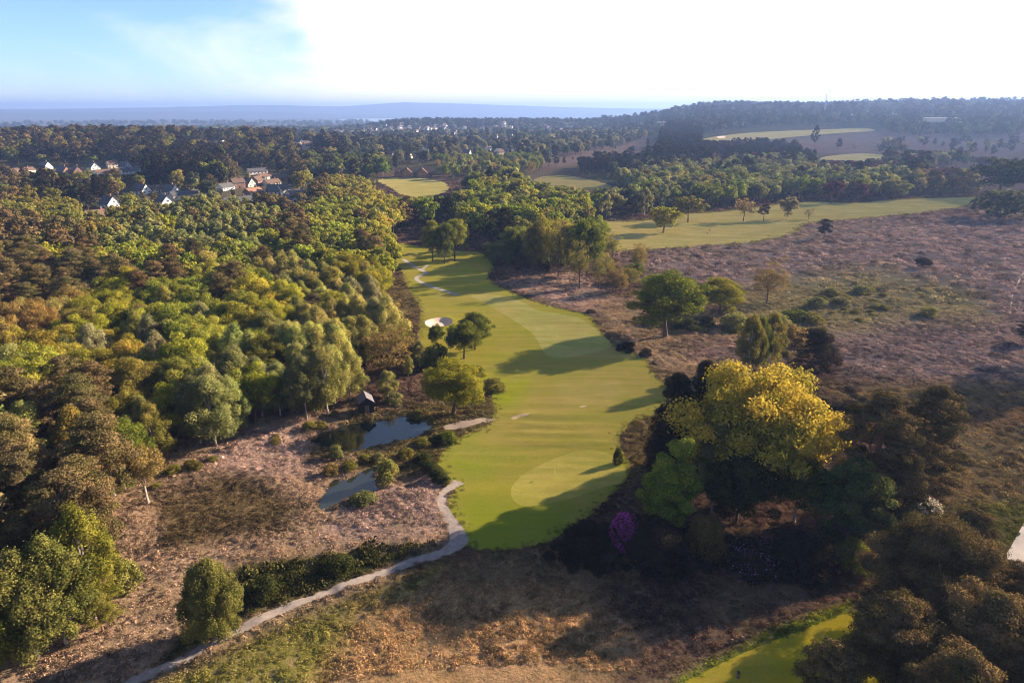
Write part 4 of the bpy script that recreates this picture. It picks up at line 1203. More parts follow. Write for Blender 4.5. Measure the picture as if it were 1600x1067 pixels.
# clubhouse
cx, cy = P1(647, 277)
ch = link('clubhouse', None, None, (cx, cy, hz(cx, cy)), .12); tag(ch, 'long brown-roofed brick clubhouse with several gables above its fairway', 'clubhouse')
HOUSES.append((cx, cy, 24))
def gable_block(parent, x0, y0, L_, W_, hw, hr, rz):
    for nm, mt in (('wall', 'brick'), ('roof', 'rooftile')):
        l, w = L_ / 2, W_ / 2; mb = MB()
        if nm == 'wall':
            mb.poly([(-l, -w, -1), (l, -w, -1), (l, w, -1), (-l, w, -1), (-l, -w, hw), (l, -w, hw), (l, w, hw), (-l, w, hw), (-l, 0, hw + hr - .05), (l, 0, hw + hr - .05)],
                    [(0, 1, 5, 4), (2, 3, 7, 6), (1, 2, 6, 9, 5), (3, 0, 4, 8, 7)])
        else:
            s = hr / w; o = .7
            for sg in (-1, 1):
                e = w + o; ze = hw - o * s
                mb.poly([(-l - o, sg * e, ze), (l + o, sg * e, ze), (l + o, 0, hw + hr), (-l - o, 0, hw + hr), (-l - o, sg * e, ze + .25), (l + o, sg * e, ze + .25), (l + o, 0, hw + hr + .25), (-l - o, 0, hw + hr + .25)],
                        [(0, 1, 2, 3), (4, 7, 6, 5), (0, 4, 5, 1), (0, 3, 7, 4), (1, 5, 6, 2)])
        link(nm, mb.build(nm, M[mt]), parent, (x0, y0, 0), rz)
gable_block(ch, 0, 3, 34, 11, 4, 4.6, 0)
gable_block(ch, -6, -3.5, 10, 10, 4.2, 4.2, PI / 2)
gable_block(ch, 8, -4, 12, 9, 4.4, 4.0, PI / 2)
gable_block(ch, -14, 1, 9, 8, 3.2, 3.0, PI / 2)
gw = MB(); gw.box(-.9, .9, -.06, .06, -.7, .7); gwm = gw.build('window', M['glass'])
for xx, yy, zz in [(-8, -8.55, 2), (-4, -8.55, 2), (-6, -8.55, 5), (5, -10.05, 2), (8, -10.05, 2), (11, -10.05, 2), (8, -10.05, 5.4), (1, -2.55, 2), (15, -2.55, 2), (-14, -3.55, 1.8)]:
    link('window', gwm, ch, (xx, yy, zz))

# far town
def town(poly, n, R, text, types=('house', 'bungalow', 'house', 'chalet'), sc=(1.0, 1.35)):
    p = np.array(poly, float)
    k = 0; tries = 0
    while k < n and tries < n * 40:
        tries += 1
        px = R.uniform(p[:, 0].min(), p[:, 0].max()); py = R.uniform(p[:, 1].min(), p[:, 1].max())
        if not inpoly(np.array([px]), np.array([py]), poly)[0]: continue
        x, y = P1(px, py)
        if any((x - a) ** 2 + (y - b_) ** 2 < (r_ + 9) ** 2 for a, b_, r_ in HOUSES): continue
        wa = R.choice(['white', 'white', 'white', 'cream', 'brick']); ro = R.choice(['rooftile', 'slate', 'slate', 'rooftile', 'rooftile']); ty = R.choice(types)
        build_house(x, y, (-.45 if ty == 'chalet' else .95) + R.choice([0, 0, 0, -.9]) + R.uniform(-.3, .3), str(ty), str(wa), str(ro), 'tiny %s %s, %s roof, %s' % (WN[wa], {'house': 'house', 'bungalow': 'bungalow', 'chalet': 'steep-roofed house'}[str(ty)], RN[ro], text),
                    '%s houses %s' % (WN[wa], text), False, R.uniform(*sc))
        k += 1
RT = np.random.default_rng(5)
town([(460, 204), (540, 199), (600, 199), (620, 208), (600, 214), (470, 214)], 60, RT, 'in the near rows of the hillside town', sc=(1.15, 1.55))
town([(600, 198), (700, 196), (800, 192), (810, 205), (700, 214), (610, 212)], 60, RT, 'in the upper rows of the hillside town', sc=(1.1, 1.5))
town([(560, 232), (700, 236), (800, 225), (800, 245), (700, 250), (560, 246)], 12, RT, 'among trees in the valley behind the clubhouse', sc=(.75, .95))
town([(450, 228), (485, 228), (485, 236), (450, 236)], 4, RT, 'alone among trees above the lower estate')
town([(700, 214), (860, 196), (900, 200), (860, 212), (760, 225)], 22, RT, 'thinly spread on the wooded slope of the town')
town([(980, 194), (1040, 194), (1040, 202), (980, 202)], 9, RT, 'below the wooded skyline hill')
town([(1290, 181), (1400, 181), (1400, 187), (1290, 187)], 10, RT, 'near the radio mast')
for px, py, ty, tx in [(362, 222, 'flat', 'white flat-roofed block among trees on the wooded ridge, longest one'), (338, 224, 'flat', 'white flat-roofed block beside the longest one on the wooded ridge'),
                       (318, 219, 'flat', 'small white flat-roofed block where the pine ridge ends'), (1157, 197, 'flat', 'single white block in the woods above the far hillside field')]:
    x, y = P1(px, py); build_house(x, y, .1, ty, 'white', 'slate', tx, None, False, 1.0 if px > 350 else .7, 'building', 'building')
x, y = P1(1468, 192); build_house(x, y, .05, 'shedrow', 'cream', 'slate', 'long grey warehouse on the far heath edge', None, False, 1.25, 'warehouse', 'warehouse')
x, y = P1(1490, 191); build_house(x, y, .05, 'flat', 'white', 'slate', 'white annexe beside the long grey warehouse', None, False, 1.1, 'building', 'building')

# ------------------------------------------------------------------ fill the woods
HA = np.array(HOUSES)
_old = onopen
def onopen(x, y, margin=0.0):
    ok = _old(x, y, margin)
    for a, b_, r_ in HOUSES:
        ok &= (x - a) ** 2 + (y - b_) ** 2 > (r_ + 4) ** 2
        # keep the view of the nearer houses open
    return ok

def front_clear(x, y):
    """gardens and streets on the valley side of the houses stay open"""
    ok = np.ones(len(x), bool)
    for a, b_, r_ in HOUSES:
        d = math.hypot(a, b_); ux, uy = -a / d, -b_ / d
        s_ = (x - a) * ux + (y - b_) * uy; t_ = np.abs((x - a) * -uy + (y - b_) * ux)
        ok &= ~((s_ > 0) & (s_ < 34 + d * .02) & (t_ < r_ + 3))
    return ok
_o2 = onopen
def onopen(x, y, margin=0.0):
    return _o2(x, y, margin) & front_clear(x, y)

TG = [(a, b_, hz(a, b_) + 1.2, r_, .9 if math.hypot(a, b_) < 1200 else .8) for a, b_, r_ in HOUSES]
for q in [(625, 296), (645, 303), (665, 306), (685, 296), (900, 290), (870, 284), (935, 293), (1120, 219), (1170, 215), (1220, 213), (1280, 209), (1330, 206), (1310, 250), (1345, 247), (648, 278),
          (950, 235), (900, 245), (985, 228), (1350, 225), (1450, 235), (1550, 245), (1500, 262), (1580, 280)]:
    a, b_ = P1(*q); TG.append((a, b_, hz(a, b_) - .5, 20 + math.hypot(a, b_) * .008, 1.0))
TG = np.array(TG); TGD = np.hypot(TG[:, 0], TG[:, 1])
def cap_height(x, y, z, ww):
    al = (x * TG[:, 0] + y * TG[:, 1]) / TGD; la = np.abs(x * TG[:, 1] - y * TG[:, 0]) / TGD
    m_ = (al < TGD - 2) & (al > TGD * .3) & (la < TG[:, 3] * al / TGD * .85 + ww * .3)
    if not m_.any(): return 99.0
    if rng.random() > TG[m_, 4].max(): return 99.0
    return float((CZ - (CZ - TG[m_, 2]) * al[m_] / TGD[m_]).min() - z)

def pick(opts):
    w = np.array([o[2] for o in opts], float); w /= w.sum()
    def f(px, py):
        i = int(rng.choice(len(opts), p=w)); return opts[i][0], opts[i][1]
    return f

LIM = {'oak_tree': 175, 'birch_tree': 240, 'pine_tree': 190, 'sparse_tree': 60, 'shrub': 280}
scatter_wood(MAINWOOD, 6.0, species, None, 380)
LIM = {'oak_tree': 255, 'birch_tree': 262, 'pine_tree': 230, 'sparse_tree': 120, 'shrub': 280}
BELT = [(600, 300), (720, 300), (800, 288), (870, 305), (925, 340), (928, 372), (935, 392), (925, 412), (880, 425), (850, 415), (800, 408), (765, 388), (735, 374), (700, 352), (640, 358), (608, 345)]
scatter_wood(BELT, 10.5, pick([('oak', 'green2', 5), ('oak', 'lime2', 3), ('oak', 'olive', 2), ('birch', 'soft', 1), ('pine', 'pinedk', .7), ('oak', 'deep', 2)]), 'belt between two fairways', 520, (.95, 1.35))
scatter_wood([(855, 395), (940, 392), (1010, 400), (1000, 428), (920, 450), (860, 432)], 15, pick([('sparse', 'olive', 3), ('sparse', 'bronze', 2), ('birch', 'olive', 1)]), 'belt thinning out on heath', 400, (.7, 1.0))
scatter_wood([(930, 345), (1000, 340), (1060, 330), (1130, 326), (1200, 318), (1255, 312), (1350, 314), (1430, 307), (1430, 290), (1300, 285), (1150, 280), (1000, 283), (940, 300)], 11,
             pick([('oak', 'green', 3), ('oak', 'sage', 3), ('birch', 'sage', 2), ('oak', 'bluegreen', 4), ('oak', 'olive', 2)]), 'row behind far fairway', 800, (.9, 1.3))
scatter_wood([(1430, 307), (1530, 303), (1535, 288), (1430, 288)], 10, pick([('oak', 'grey', 2), ('sparse', 'bronze', 2), ('oak', 'purple', 1), ('pine', 'pine', 2)]), 'brownish row at end of far fairway', 900, (.9, 1.2))
scatter_wood([(470, 287), (600, 280), (625, 263), (480, 258)], 12, pick([('oak', 'green', 3), ('oak', 'bluegreen', 3), ('birch', 'sage', 1), ('pine', 'pinedk', 1)]), 'dark clump beside clubhouse', 900, (1, 1.4))
scatter_wood([(690, 284), (840, 275), (850, 255), (720, 252), (675, 262)], 14, pick([('oak', 'green', 2), ('oak', 'sage', 1), ('birch', 'sage', 1), ('sparse', 'bronze', 1)]), 'rough ground past clubhouse', 900, (.8, 1.2))
LIM = {'oak_tree': 285, 'birch_tree': 285, 'pine_tree': 288, 'sparse_tree': 200, 'shrub': 280}
scatter_wood([(-60, 335), (480, 330), (480, 262), (300, 258), (230, 280), (120, 285), (0, 280), (-60, 285)], 15, pick([('pine', 'pinedk', 4), ('pine', 'pine', 3), ('oak', 'olive', 3), ('oak', 'bluegreen', 2), ('birch', 'sage', 1)]), 'among houses beyond big wood', 900, (.9, 1.3))
scatter_wood([(230, 296), (350, 296), (345, 262), (230, 262)], 11, pick([('pine', 'pinedk', 5), ('oak', 'green', 1)]), 'tall dark stand between house groups', 900, (1.3, 1.7))
scatter_wood([(-200, 262), (480, 262), (540, 250), (540, 225), (400, 220), (300, 218), (150, 214), (0, 214), (-200, 214)], 13, pick([('pine', 'pinedk', 5), ('pine', 'pine', 3), ('oak', 'olive', 2), ('oak', 'green', 1)]), 'wooded ridge behind upper houses', 1000, (.75, 1.75))
scatter_wood([(895, 276), (1060, 283), (1075, 266), (980, 260), (900, 262)], 12, pick([('pine', 'pinedk', 3), ('oak', 'bluegreen', 1)]), 'dark pine strip on valley floor', 1000, (.9, 1.2))
scatter_wood([(1262, 300), (1530, 286), (1560, 262), (1450, 240), (1300, 246), (1250, 262)], 16, pick([('oak', 'bluegreen', 3), ('pine', 'pinedk', 3), ('oak', 'sage', 2), ('oak', 'purple', 1)]), 'mixed wood above far fairway', 1000, (.9, 1.3))
scatter_wood([(1000, 283), (1262, 300), (1260, 255), (1060, 258)], 13, pick([('oak', 'bluegreen', 3), ('pine', 'pinedk', 2), ('oak', 'sage', 3)]), 'mixed wood above far fairway', 1000, (.9, 1.3))
scatter_wood([(1020, 262), (1110, 266), (1105, 225), (1085, 208), (1035, 205), (1030, 235)], 13, pick([('pine', 'pinedk', 1)]), 'dark pine stand climbing hill', 1100, (1, 1.5))
scatter_wood([(1095, 262), (1250, 262), (1250, 240), (1180, 232), (1095, 236)], 14, pick([('pine', 'pinedk', 3), ('oak', 'purple', 1)]), 'pines below hillside field', 1100, (1, 1.3))
scatter_wood([(1530, 300), (1680, 300), (1680, 225), (1380, 222), (1300, 236), (1400, 246)], 38, pick([('pine', 'pinedk', 3), ('oak', 'grey', 1)]), 'dotted over the upper heath', 1100, (.6, 1.2))
NEARLEFT = LEFT; LEFT = []
scatter_wood([(460, 262), (620, 262), (720, 252), (860, 255), (1020, 215), (940, 200), (700, 192), (560, 196), (420, 205), (380, 222), (540, 226)], 17, pick([('oak', 'bluegreen', 4), ('pine', 'pinedk', 3), ('oak', 'grey', 2), ('birch', 'sage', 1)]), 'x', 0, (.9, 1.3))
scatter_wood([(820, 262), (1020, 262), (1030, 225), (850, 240)], 34, pick([('oak', 'bluegreen', 3), ('pine', 'pinedk', 2)]), 'x', 0, (.7, 1.1))
scatter_wood([(1040, 212), (1110, 210), (1200, 199), (1370, 198), (1400, 214), (1500, 216), (1800, 218), (1800, 184), (1300, 180), (1100, 182), (960, 192), (940, 204)], 18, pick([('oak', 'bluegreen', 3), ('pine', 'pinedk', 4)]), 'x', 0, (1, 1.5))
def band(az0, az1, r0, r1, spacing, opts, hs, dens=1.0):
    f = pick(opts)
    rr = r0
    while rr < r1:
        n = int(math.radians(az1 - az0) * rr / spacing)
        a = np.radians(rng.uniform(az0, az1, n)); q = rr + rng.uniform(-.5, .5, n) * spacing
        x, y = q * np.sin(a), q * np.cos(a); z = h(x, y)
        ok = onopen(x, y, 1.0) & (fbm(x, y, 260, 55) < dens) & (z > -46)
        for X, Y, Z_ in zip(x[ok], y[ok], z[ok]):
            k_, t_ = f(0, 0); s_ = rng.uniform(*hs)
            cap = cap_height(X, Y, Z_, 14)
            if cap < 4: continue
            s_ = min(s_, cap / SIZE[k_][0])
            LEFT.append((X, Y, Z_, SIZE[k_][0] * s_, SIZE[k_][1] * s_ * 1.15, k_, tv(t_)))
        rr += spacing
band(7, 40, 2300, 3900, 24, [('oak', 'bluegreen', 2), ('pine', 'pinedk', 3)], (.8, 2.2), .62)
band(-14, 7, 2250, 3200, 20, [('oak', 'bluegreen', 2), ('pine', 'pinedk', 3)], (1.0, 1.5), .9)
band(-42, -12, 1150, 2000, 24, [('oak', 'bluegreen', 2), ('pine', 'pinedk', 2), ('oak', 'olive', 1)], (1.0, 1.4), .62)
band(-42, -12, 2000, 4200, 42, [('oak', 'bluegreen', 2), ('oak', 'sage', 1)], (1.3, 2.0), .5)
band(22, 40, 4900, 5700, 40, [('oak', 'bluegreen', 1)], (1.6, 2.4), 1)
band(-42, 10, 4200, 6200, 85, [('oak', 'bluegreen', 2)], (1.8, 3.0), .48)

def join_tree(kind, v):
    import bmesh
    me, tr, H0, W0 = PROTO[(kind, 1)][v]
    bm = bmesh.new(); bm.from_mesh(me); n0 = len(bm.faces)
    if tr:
        bm.from_mesh(tr); bm.faces.ensure_lookup_table()
        for f in bm.faces[n0:]: f.material_index = 1
    out = bpy.data.meshes.new(kind + '_far'); bm.to_mesh(out); bm.free()
    for mt in me.materials: out.materials.append(mt)
    if tr: out.materials.append(tr.materials[0])
    return out, H0, W0

def mass(name, pos, rot, scale, idx, tint, meshes, label, cat=None, kind='stuff'):
    """one object whose points carry copies of the given meshes"""
    col = bpy.data.collections.new(name + '_kinds')
    for i, me in enumerate(meshes):
        o = bpy.data.objects.new('%s_kind_%02d' % (name, i), me); col.objects.link(o)
    n = len(pos)
    me = bpy.data.meshes.new(name)
    me.vertices.add(n); me.vertices.foreach_set('co', np.asarray(pos, np.float32).ravel())
    for an, typ, key, data in (('rot', 'FLOAT_VECTOR', 'vector', rot), ('scl', 'FLOAT_VECTOR', 'vector', scale), ('idx', 'INT', 'value', idx), ('tint', 'FLOAT_VECTOR', 'vector', tint)):
        a_ = me.attributes.new(an, typ, 'POINT'); a_.data.foreach_set(key, np.asarray(data, np.int32 if typ == 'INT' else np.float32).ravel())
    me.update()
    ng = bpy.data.node_groups.new(name + '_nodes', 'GeometryNodeTree')
    ng.interface.new_socket('Geometry', in_out='INPUT', socket_type='NodeSocketGeometry')
    ng.interface.new_socket('Geometry', in_out='OUTPUT', socket_type='NodeSocketGeometry')
    N, L = ng.nodes, ng.links
    gi, go = N.new('NodeGroupInput'), N.new('NodeGroupOutput')
    ci = N.new('GeometryNodeCollectionInfo'); ci.inputs['Collection'].default_value = col
    ci.inputs['Separate Children'].default_value = True; ci.inputs['Reset Children'].default_value = True
    ip = N.new('GeometryNodeInstanceOnPoints'); ip.inputs['Pick Instance'].default_value = True
    def na(nm, dt):
        q = N.new('GeometryNodeInputNamedAttribute'); q.data_type = dt; q.inputs['Name'].default_value = nm; return q.outputs['Attribute']
    L.new(gi.outputs[0], ip.inputs['Points']); L.new(ci.outputs[0], ip.inputs['Instance'])
    L.new(na('idx', 'INT'), ip.inputs['Instance Index'])
    er = N.new('FunctionNodeEulerToRotation'); L.new(na('rot', 'FLOAT_VECTOR'), er.inputs[0]); L.new(er.outputs[0], ip.inputs['Rotation'])
    L.new(na('scl', 'FLOAT_VECTOR'), ip.inputs['Scale'])
    L.new(ip.outputs[0], go.inputs[0])
    o = link(name, me); md = o.modifiers.new('spread', 'NODES'); md.node_group = ng
    return tag(o, label, cat, None, kind)

def tree_mass(name, L_, label):
    kinds = [(k_, v) for k_ in ('oak', 'birch', 'pine', 'sparse') for v in range(NV)]
    js = [join_tree(k_, v) for k_, v in kinds]
    base = {'oak': 0, 'birch': NV, 'pine': 2 * NV, 'sparse': 3 * NV}
    pos, rot, scl, idx, tnt = [], [], [], [], []
    for (x, y, z, hh, ww, k_, t_) in L_:
        i = base[k_] + int(rng.integers(NV)); _, H0, W0 = js[i]
        pos.append((x, y, z)); rot.append((0, 0, rng.uniform(0, 2 * PI))); scl.append((ww / W0, ww / W0, hh / H0)); idx.append(i); tnt.append(t_)
    mass(name, pos, rot, scl, idx, tnt, [j[0] for j in js], label)
    print(name, len(pos))
tree_mass('woodland', NEARLEFT, 'deep parts of the woods where single crowns merge')
tree_mass('distant_woodland', LEFT, 'far-off hazy woods covering hills and town slopes')
print(COUNT, len(TREES))
AP = np.array([(q[1], q[2]) for q in AUTO])
LMK = [(P1(*q), t_) for q, t_ in [((572, 641), 'shed'), ((683, 505), 'bunker'), ((650, 430), 'winding path'), ((232, 786), 'half-bare pine'), ((60, 1030), 'corner birches'), ((338, 1000), 'lone tree'), ((268, 304), 'wide-gabled house'), ((38, 271), 'long cream house'), ((430, 304), 'lower estate'), ((647, 277), 'clubhouse'), ((500, 680), 'ponds'), ((172, 324), 'half-hidden house')]]
for i, (ob, x, y, s_, tn, kn, zt) in enumerate(AUTO):
    d = (AP[:, 0] - x) ** 2 + (AP[:, 1] - y) ** 2; d[i] = 1e9
    j, k = np.argsort(d)[:2]
    sz = 'tall' if s_ > 1.1 else ('small' if s_ < .85 else 'middling')
    a = '%s %s' % (AUTO[j][4], AUTO[j][5]); b_ = '%s %s' % (AUTO[k][4], AUTO[k][5])
    ob['label'] = ('%s %s %s between %s and %s, %s' % (sz, tn, kn, a, b_, zt)) if a != b_ else ('%s %s %s beside two %s, %s' % (sz, tn, kn, a.replace('birch', 'birche') + 's', zt))
    lm = min(LMK, key=lambda q: (q[0][0] - x) ** 2 + (q[0][1] - y) ** 2)[1]
    if len(ob['label'].split()) <= 13 and lm not in ob['label']: ob['label'] += ', nearest the ' + lm if len(lm.split()) + 2 + len(ob['label'].split()) <= 16 else ', by ' + lm

# ------------------------------------------------------------------ shrubs one can tell apart
SHR = [ # px, py base, top, width px, tint, label
    (606, 752, 712, 36, 'soft', 'tall light green willow bush at the end of the narrow pond'),
    (568, 784, 768, 44, 'sage', 'spiky pale reed tussock on the bank of the narrow pond'),
    (525, 714, 694, 26, 'sage', 'pale reed tussock where the larger pond narrows'),
    (545, 733, 718, 26, 'olive', 'olive bush between the two ponds'),
    (518, 740, 724, 26, 'bronze', 'brown bush on the strip between the ponds, towards the bracken'),
    (570, 722, 708, 22, 'olive', 'small rounded bush between the two ponds, by the water'),
    (590, 720, 706, 20, 'sage', 'pale bush on the strip between the ponds, towards the lawn'),
    (634, 712, 699, 26, 'olive', 'bush at the near bank of the larger pond'),
    (660, 695, 684, 30, 'olive', 'low bush beside the end of the larger pond'),
    (682, 690, 678, 28, 'deep', 'dark low bush where the worn track meets the pond'),
    (700, 690, 674, 36, 'green', 'bright low bush at the pond end of the lawn'),
    (660, 722, 706, 30, 'deep', 'dark bush at the top of the ditch hedge'),
    (672, 736, 718, 30, 'deep', 'dark bush in the upper middle of the ditch hedge'),
    (684, 748, 730, 28, 'deep', 'dark bush in the lower middle of the ditch hedge'),
    (694, 757, 742, 22, 'deep', 'dark bush at the foot of the ditch hedge'),
    (616, 628, 612, 30, 'sage', 'pale bush just past the shed'),
    (648, 650, 640, 26, 'olive', 'low bush on the far pond bank by the oak'),
    (1275, 480, 462, 34, 'sage', 'first of the pale mound bushes on the green heath'),
    (1312, 476, 462, 34, 'grey', 'grey-green mound bush in the middle of the green heath'),
    (1296, 462, 448, 24, 'sage', 'mound bush at the rear of the green heath'),
    (1346, 458, 445, 34, 'sage', 'wide pale mound bush farthest up the green heath'),
    (1368, 482, 473, 20, 'soft', 'small yellowish mound bush on the green heath'),
    (1450, 494, 477, 28, 'soft', 'lone pale mound bush at the purple end of the green heath'),
    (1240, 500, 482, 46, 'green', 'darker green bush among the pale mounds'),
    (1270, 505, 488, 36, 'olive', 'olive bush just below the darker green one'),
    (1215, 508, 488, 40, 'soft', 'pale bush between the oaks and the mounds'),
    (1150, 512, 486, 50, 'soft', 'pale rounded bush at the foot of the medium heath oak'),
    (1185, 512, 490, 36, 'sage', 'sage bush beside the pale rounded one'),
    (1240, 540, 505, 46, 'bronze', 'dark brownish bush by the lone heath pine'),
    (1075, 515, 495, 44, 'deep', 'dark bush in the shade between the two heath oaks'),
    (1100, 510, 492, 36, 'deep', 'dark bush at the foot of the medium heath oak, in shade'),
    (1050, 604, 585, 26, 'pinedk', 'dark bush where the ditch ends by the pines'),
    (1135, 582, 573, 12, 'pinedk', 'tiny dark round bush alone on the pink bracken'),
    (978, 548, 533, 32, 'pinedk', 'dark bush at the bend of the ditch'),
    (1008, 556, 543, 22, 'pinedk', 'brown bush just past the bend of the ditch'),
    (965, 724, 698, 16, 'deep', 'dark grassy hump beside the green'),
    (740, 585, 570, 40, 'lime2', 'low yellow-green bush behind the pond oak'),
    (770, 610, 590, 40, 'olive', 'olive scrub on the lawn side of the pond oak'),
    (200, 915, 870, 50, 'soft', 'small pale bush standing out from the near wood'),
    (410, 935, 900, 50, 'deep', 'dark gorse bush in the scrub band by the path'),
    (530, 890, 868, 50, 'deep', 'darkest gorse bush midway along the scrub band'),
]
for bx, by, ty, wpx, tn, lb in SHR:
    x, y = P1(bx, by); z = hz(x, y); d = y * cp_ - (z - CZ) * sp_
    place('bush', x, y, max(z_at(x, y, ty) - z, .5), wpx / FPX * d, T[tn] * 1.0, lb)

# ------------------------------------------------------------------ heather, bracken and grass tufts (countless)
def tuft_mesh(R, n, leafsz, rad, hgt, up, name, mk):
    d = unit(R.normal(size=(n, 3))); d[:, 2] = np.abs(d[:, 2])
    rr = R.uniform(.5, 1, n)
    P = np.c_[d[:, 0] * rad * rr, d[:, 1] * rad * rr, d[:, 2] * hgt * rr]
    v, f, a_ = leaf_quads(P, d + R.normal(size=(n, 3)) * up, leafsz, .5, np.clip(.5 + (P[:, 2] / hgt - .5) * .0 + R.normal(0, .22, n), 0, 1), R)
    return mesh_np(name, v, f, M[mk], {'v': ('FLOAT', 'POINT', a_)})
RH = np.random.default_rng(9)
TUFTS = [tuft_mesh(RH, 52, .21, .6, .36, .7, 'heather_tuft', 'dry') for _ in range(5)] + [tuft_mesh(RH, 54, .19, .7, .22, .9, 'bracken_tuft', 'dry') for _ in range(4)]

def tufts(name, r0, r1, dens, size, label):
    A = 2 * 42 * PI / 180 / 2 * (r1 * r1 - r0 * r0)
    n = int(A * dens)
    a = RH.uniform(-42, 42, n) * PI / 180; r = np.sqrt(RH.uniform(r0 * r0, r1 * r1, n))
    x, y = r * np.sin(a), r * np.cos(a)
    ok = onopen(x, y, 0.0); x, y = x[ok], y[ok]
    # not under the closed wood
    w = unproject(np.array(MAINWOOD)[:, 0], np.array(MAINWOOD)[:, 1]); ins = sdist(x, y, w) < -9
    x, y = x[~ins], y[~ins]
    cl = fbm(x, y, 9, 91, 3)
    keep = RH.random(len(x)) < np.clip((cl - .2) * 3.2, .4, 1); x, y, cl = x[keep], y[keep], cl[keep]
    z = h(x, y)
    px, py = project(x, y, z)
    k = (px > -60) & (px < 1700) & (py < 1150); x, y, z, cl = x[k], y[k], z[k], cl[k]
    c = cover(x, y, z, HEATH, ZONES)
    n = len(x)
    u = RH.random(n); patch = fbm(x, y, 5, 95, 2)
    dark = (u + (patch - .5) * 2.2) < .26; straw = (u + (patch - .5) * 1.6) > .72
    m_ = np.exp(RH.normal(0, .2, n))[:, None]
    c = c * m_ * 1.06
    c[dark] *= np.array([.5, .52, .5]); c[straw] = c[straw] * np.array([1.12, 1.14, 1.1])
    s = size * RH.uniform(.6, 1.45, n)
    idx = np.where(straw, 5 + RH.integers(0, 4, n), RH.integers(0, 5, n))
    sc = np.c_[s, s * RH.uniform(.8, 1.2, n), s * RH.uniform(.7, 1.3, n)]
    mass(name, np.c_[x, y, z - .05], np.c_[np.zeros(n), np.zeros(n), RH.uniform(0, 6.28, n)], sc, idx, c, TUFTS, label)
    print(name, n)
tufts('heather', 62, 120, 4.6, .72, 'heather and dead bracken tufts covering the near heath')
tufts('heather', 120, 260, 1.5, 1.1, 'heather and bracken tufts on the middle heath')
tufts('heather', 260, 620, .17, 2.3, 'heather clumps on the far heath')

# scrub band by the path and other dark bushy ground
def scrub(name, poly, spacing, tint, hh, ww, label, keepp=.9, low=False):
    gx, gy = jgrid(poly, spacing, RH)
    ok = onopen(gx, gy, .6) & (RH.random(len(gx)) < keepp); gx, gy = gx[ok], gy[ok]
    n = len(gx); z = h(gx, gy); s = np.exp(RH.normal(-.1, .38, n))
    ms_ = TUFTS[:NV] if low else [PROTO[('bush', 0)][i][0] for i in range(NV)]
    if low: ww, hh = ww * 2.6, hh * 4
    t_ = T[tint][None] * np.exp(RH.normal(0, .25, (n, 1)))
    mass(name, np.c_[gx, gy, z - .1], np.c_[np.zeros(n), np.zeros(n), RH.uniform(0, 6.28, n)], np.c_[s * ww / 2.6, s * ww / 2.6, s * hh / 2.0], RH.integers(0, NV, n), t_, ms_, label)
T['gorse'] = C(.06, .058, .018); T['brush'] = C(.055, .042, .026)
scrub('gorse', [(372, 905), (440, 880), (520, 862), (600, 850), (680, 850), (690, 858), (600, 885), (520, 915), (420, 950), (370, 965)], 1.0, 'gorse', .95, 1.3, 'dark green gorse scrub along the upper side of the path', .9, True)
scrub('undergrowth', [(840, 870), (920, 830), (1000, 800), (1200, 850), (1320, 880), (1300, 915), (1100, 900), (1000, 905), (880, 890)], 2.1, 'brush', 1.5, 2.4, 'dark undergrowth below the golden tree clump', .8)
scrub('ditch_growth', [(918, 488), (930, 500), (955, 535), (968, 545), (1000, 552), (1024, 570), (1030, 590), (1046, 606), (1040, 612), (1018, 590), (1010, 566), (960, 550), (944, 534), (922, 504), (912, 490)], 1.5, 'brush', 1.0, 1.7, 'dark growth along the ditch between lawn and heath')
scrub('ditch_growth', [(765, 437), (800, 455), (850, 473), (905, 486), (950, 492), (950, 496), (900, 491), (845, 480), (795, 461), (762, 441)], 2.6, 'brush', .7, 2.2, 'low dark brush along the edge of the pink bracken', .8)
scrub('undergrowth', [(1200, 600), (1330, 610), (1420, 625), (1480, 640), (1470, 700), (1300, 640), (1200, 620)], 3.2, 'brush', 1.3, 2.6, 'dark brush behind the golden tree clump', .7)
scrub('scrub', [(1120, 520), (1200, 500), (1300, 505), (1260, 470), (1340, 440), (1420, 470), (1330, 510), (1240, 560), (1180, 560)], 5, 'olive', 1.2, 2.8, 'loose olive scrub round the mound bushes', .6)
scrub('bank_growth', [(672, 692), (705, 676), (760, 668), (745, 690), (704, 700), (692, 742), (664, 712)], 1.9, 'gorse', .6, 1.5, 'wet green growth between pond and lawn', .7)
# wood-edge understorey
scrub('undergrowth', [(190, 900), (215, 830), (230, 750), (300, 722), (400, 696), (480, 658), (530, 645), (530, 652), (500, 668), (400, 706), (300, 735), (235, 770), (215, 860)], 3.2, 'olive', 1.4, 2.6, 'low growth along the wood edge', .65)
# fresh grass along the tee edge
scrub('long_grass', [(1050, 1075), (1100, 1040), (1180, 1000), (1260, 965), (1330, 935), (1332, 955), (1250, 983), (1180, 1010), (1100, 1048), (1060, 1080)], .55, 'lime2', .42, .75, 'bright long grass along the edge of the tee', .9, True)

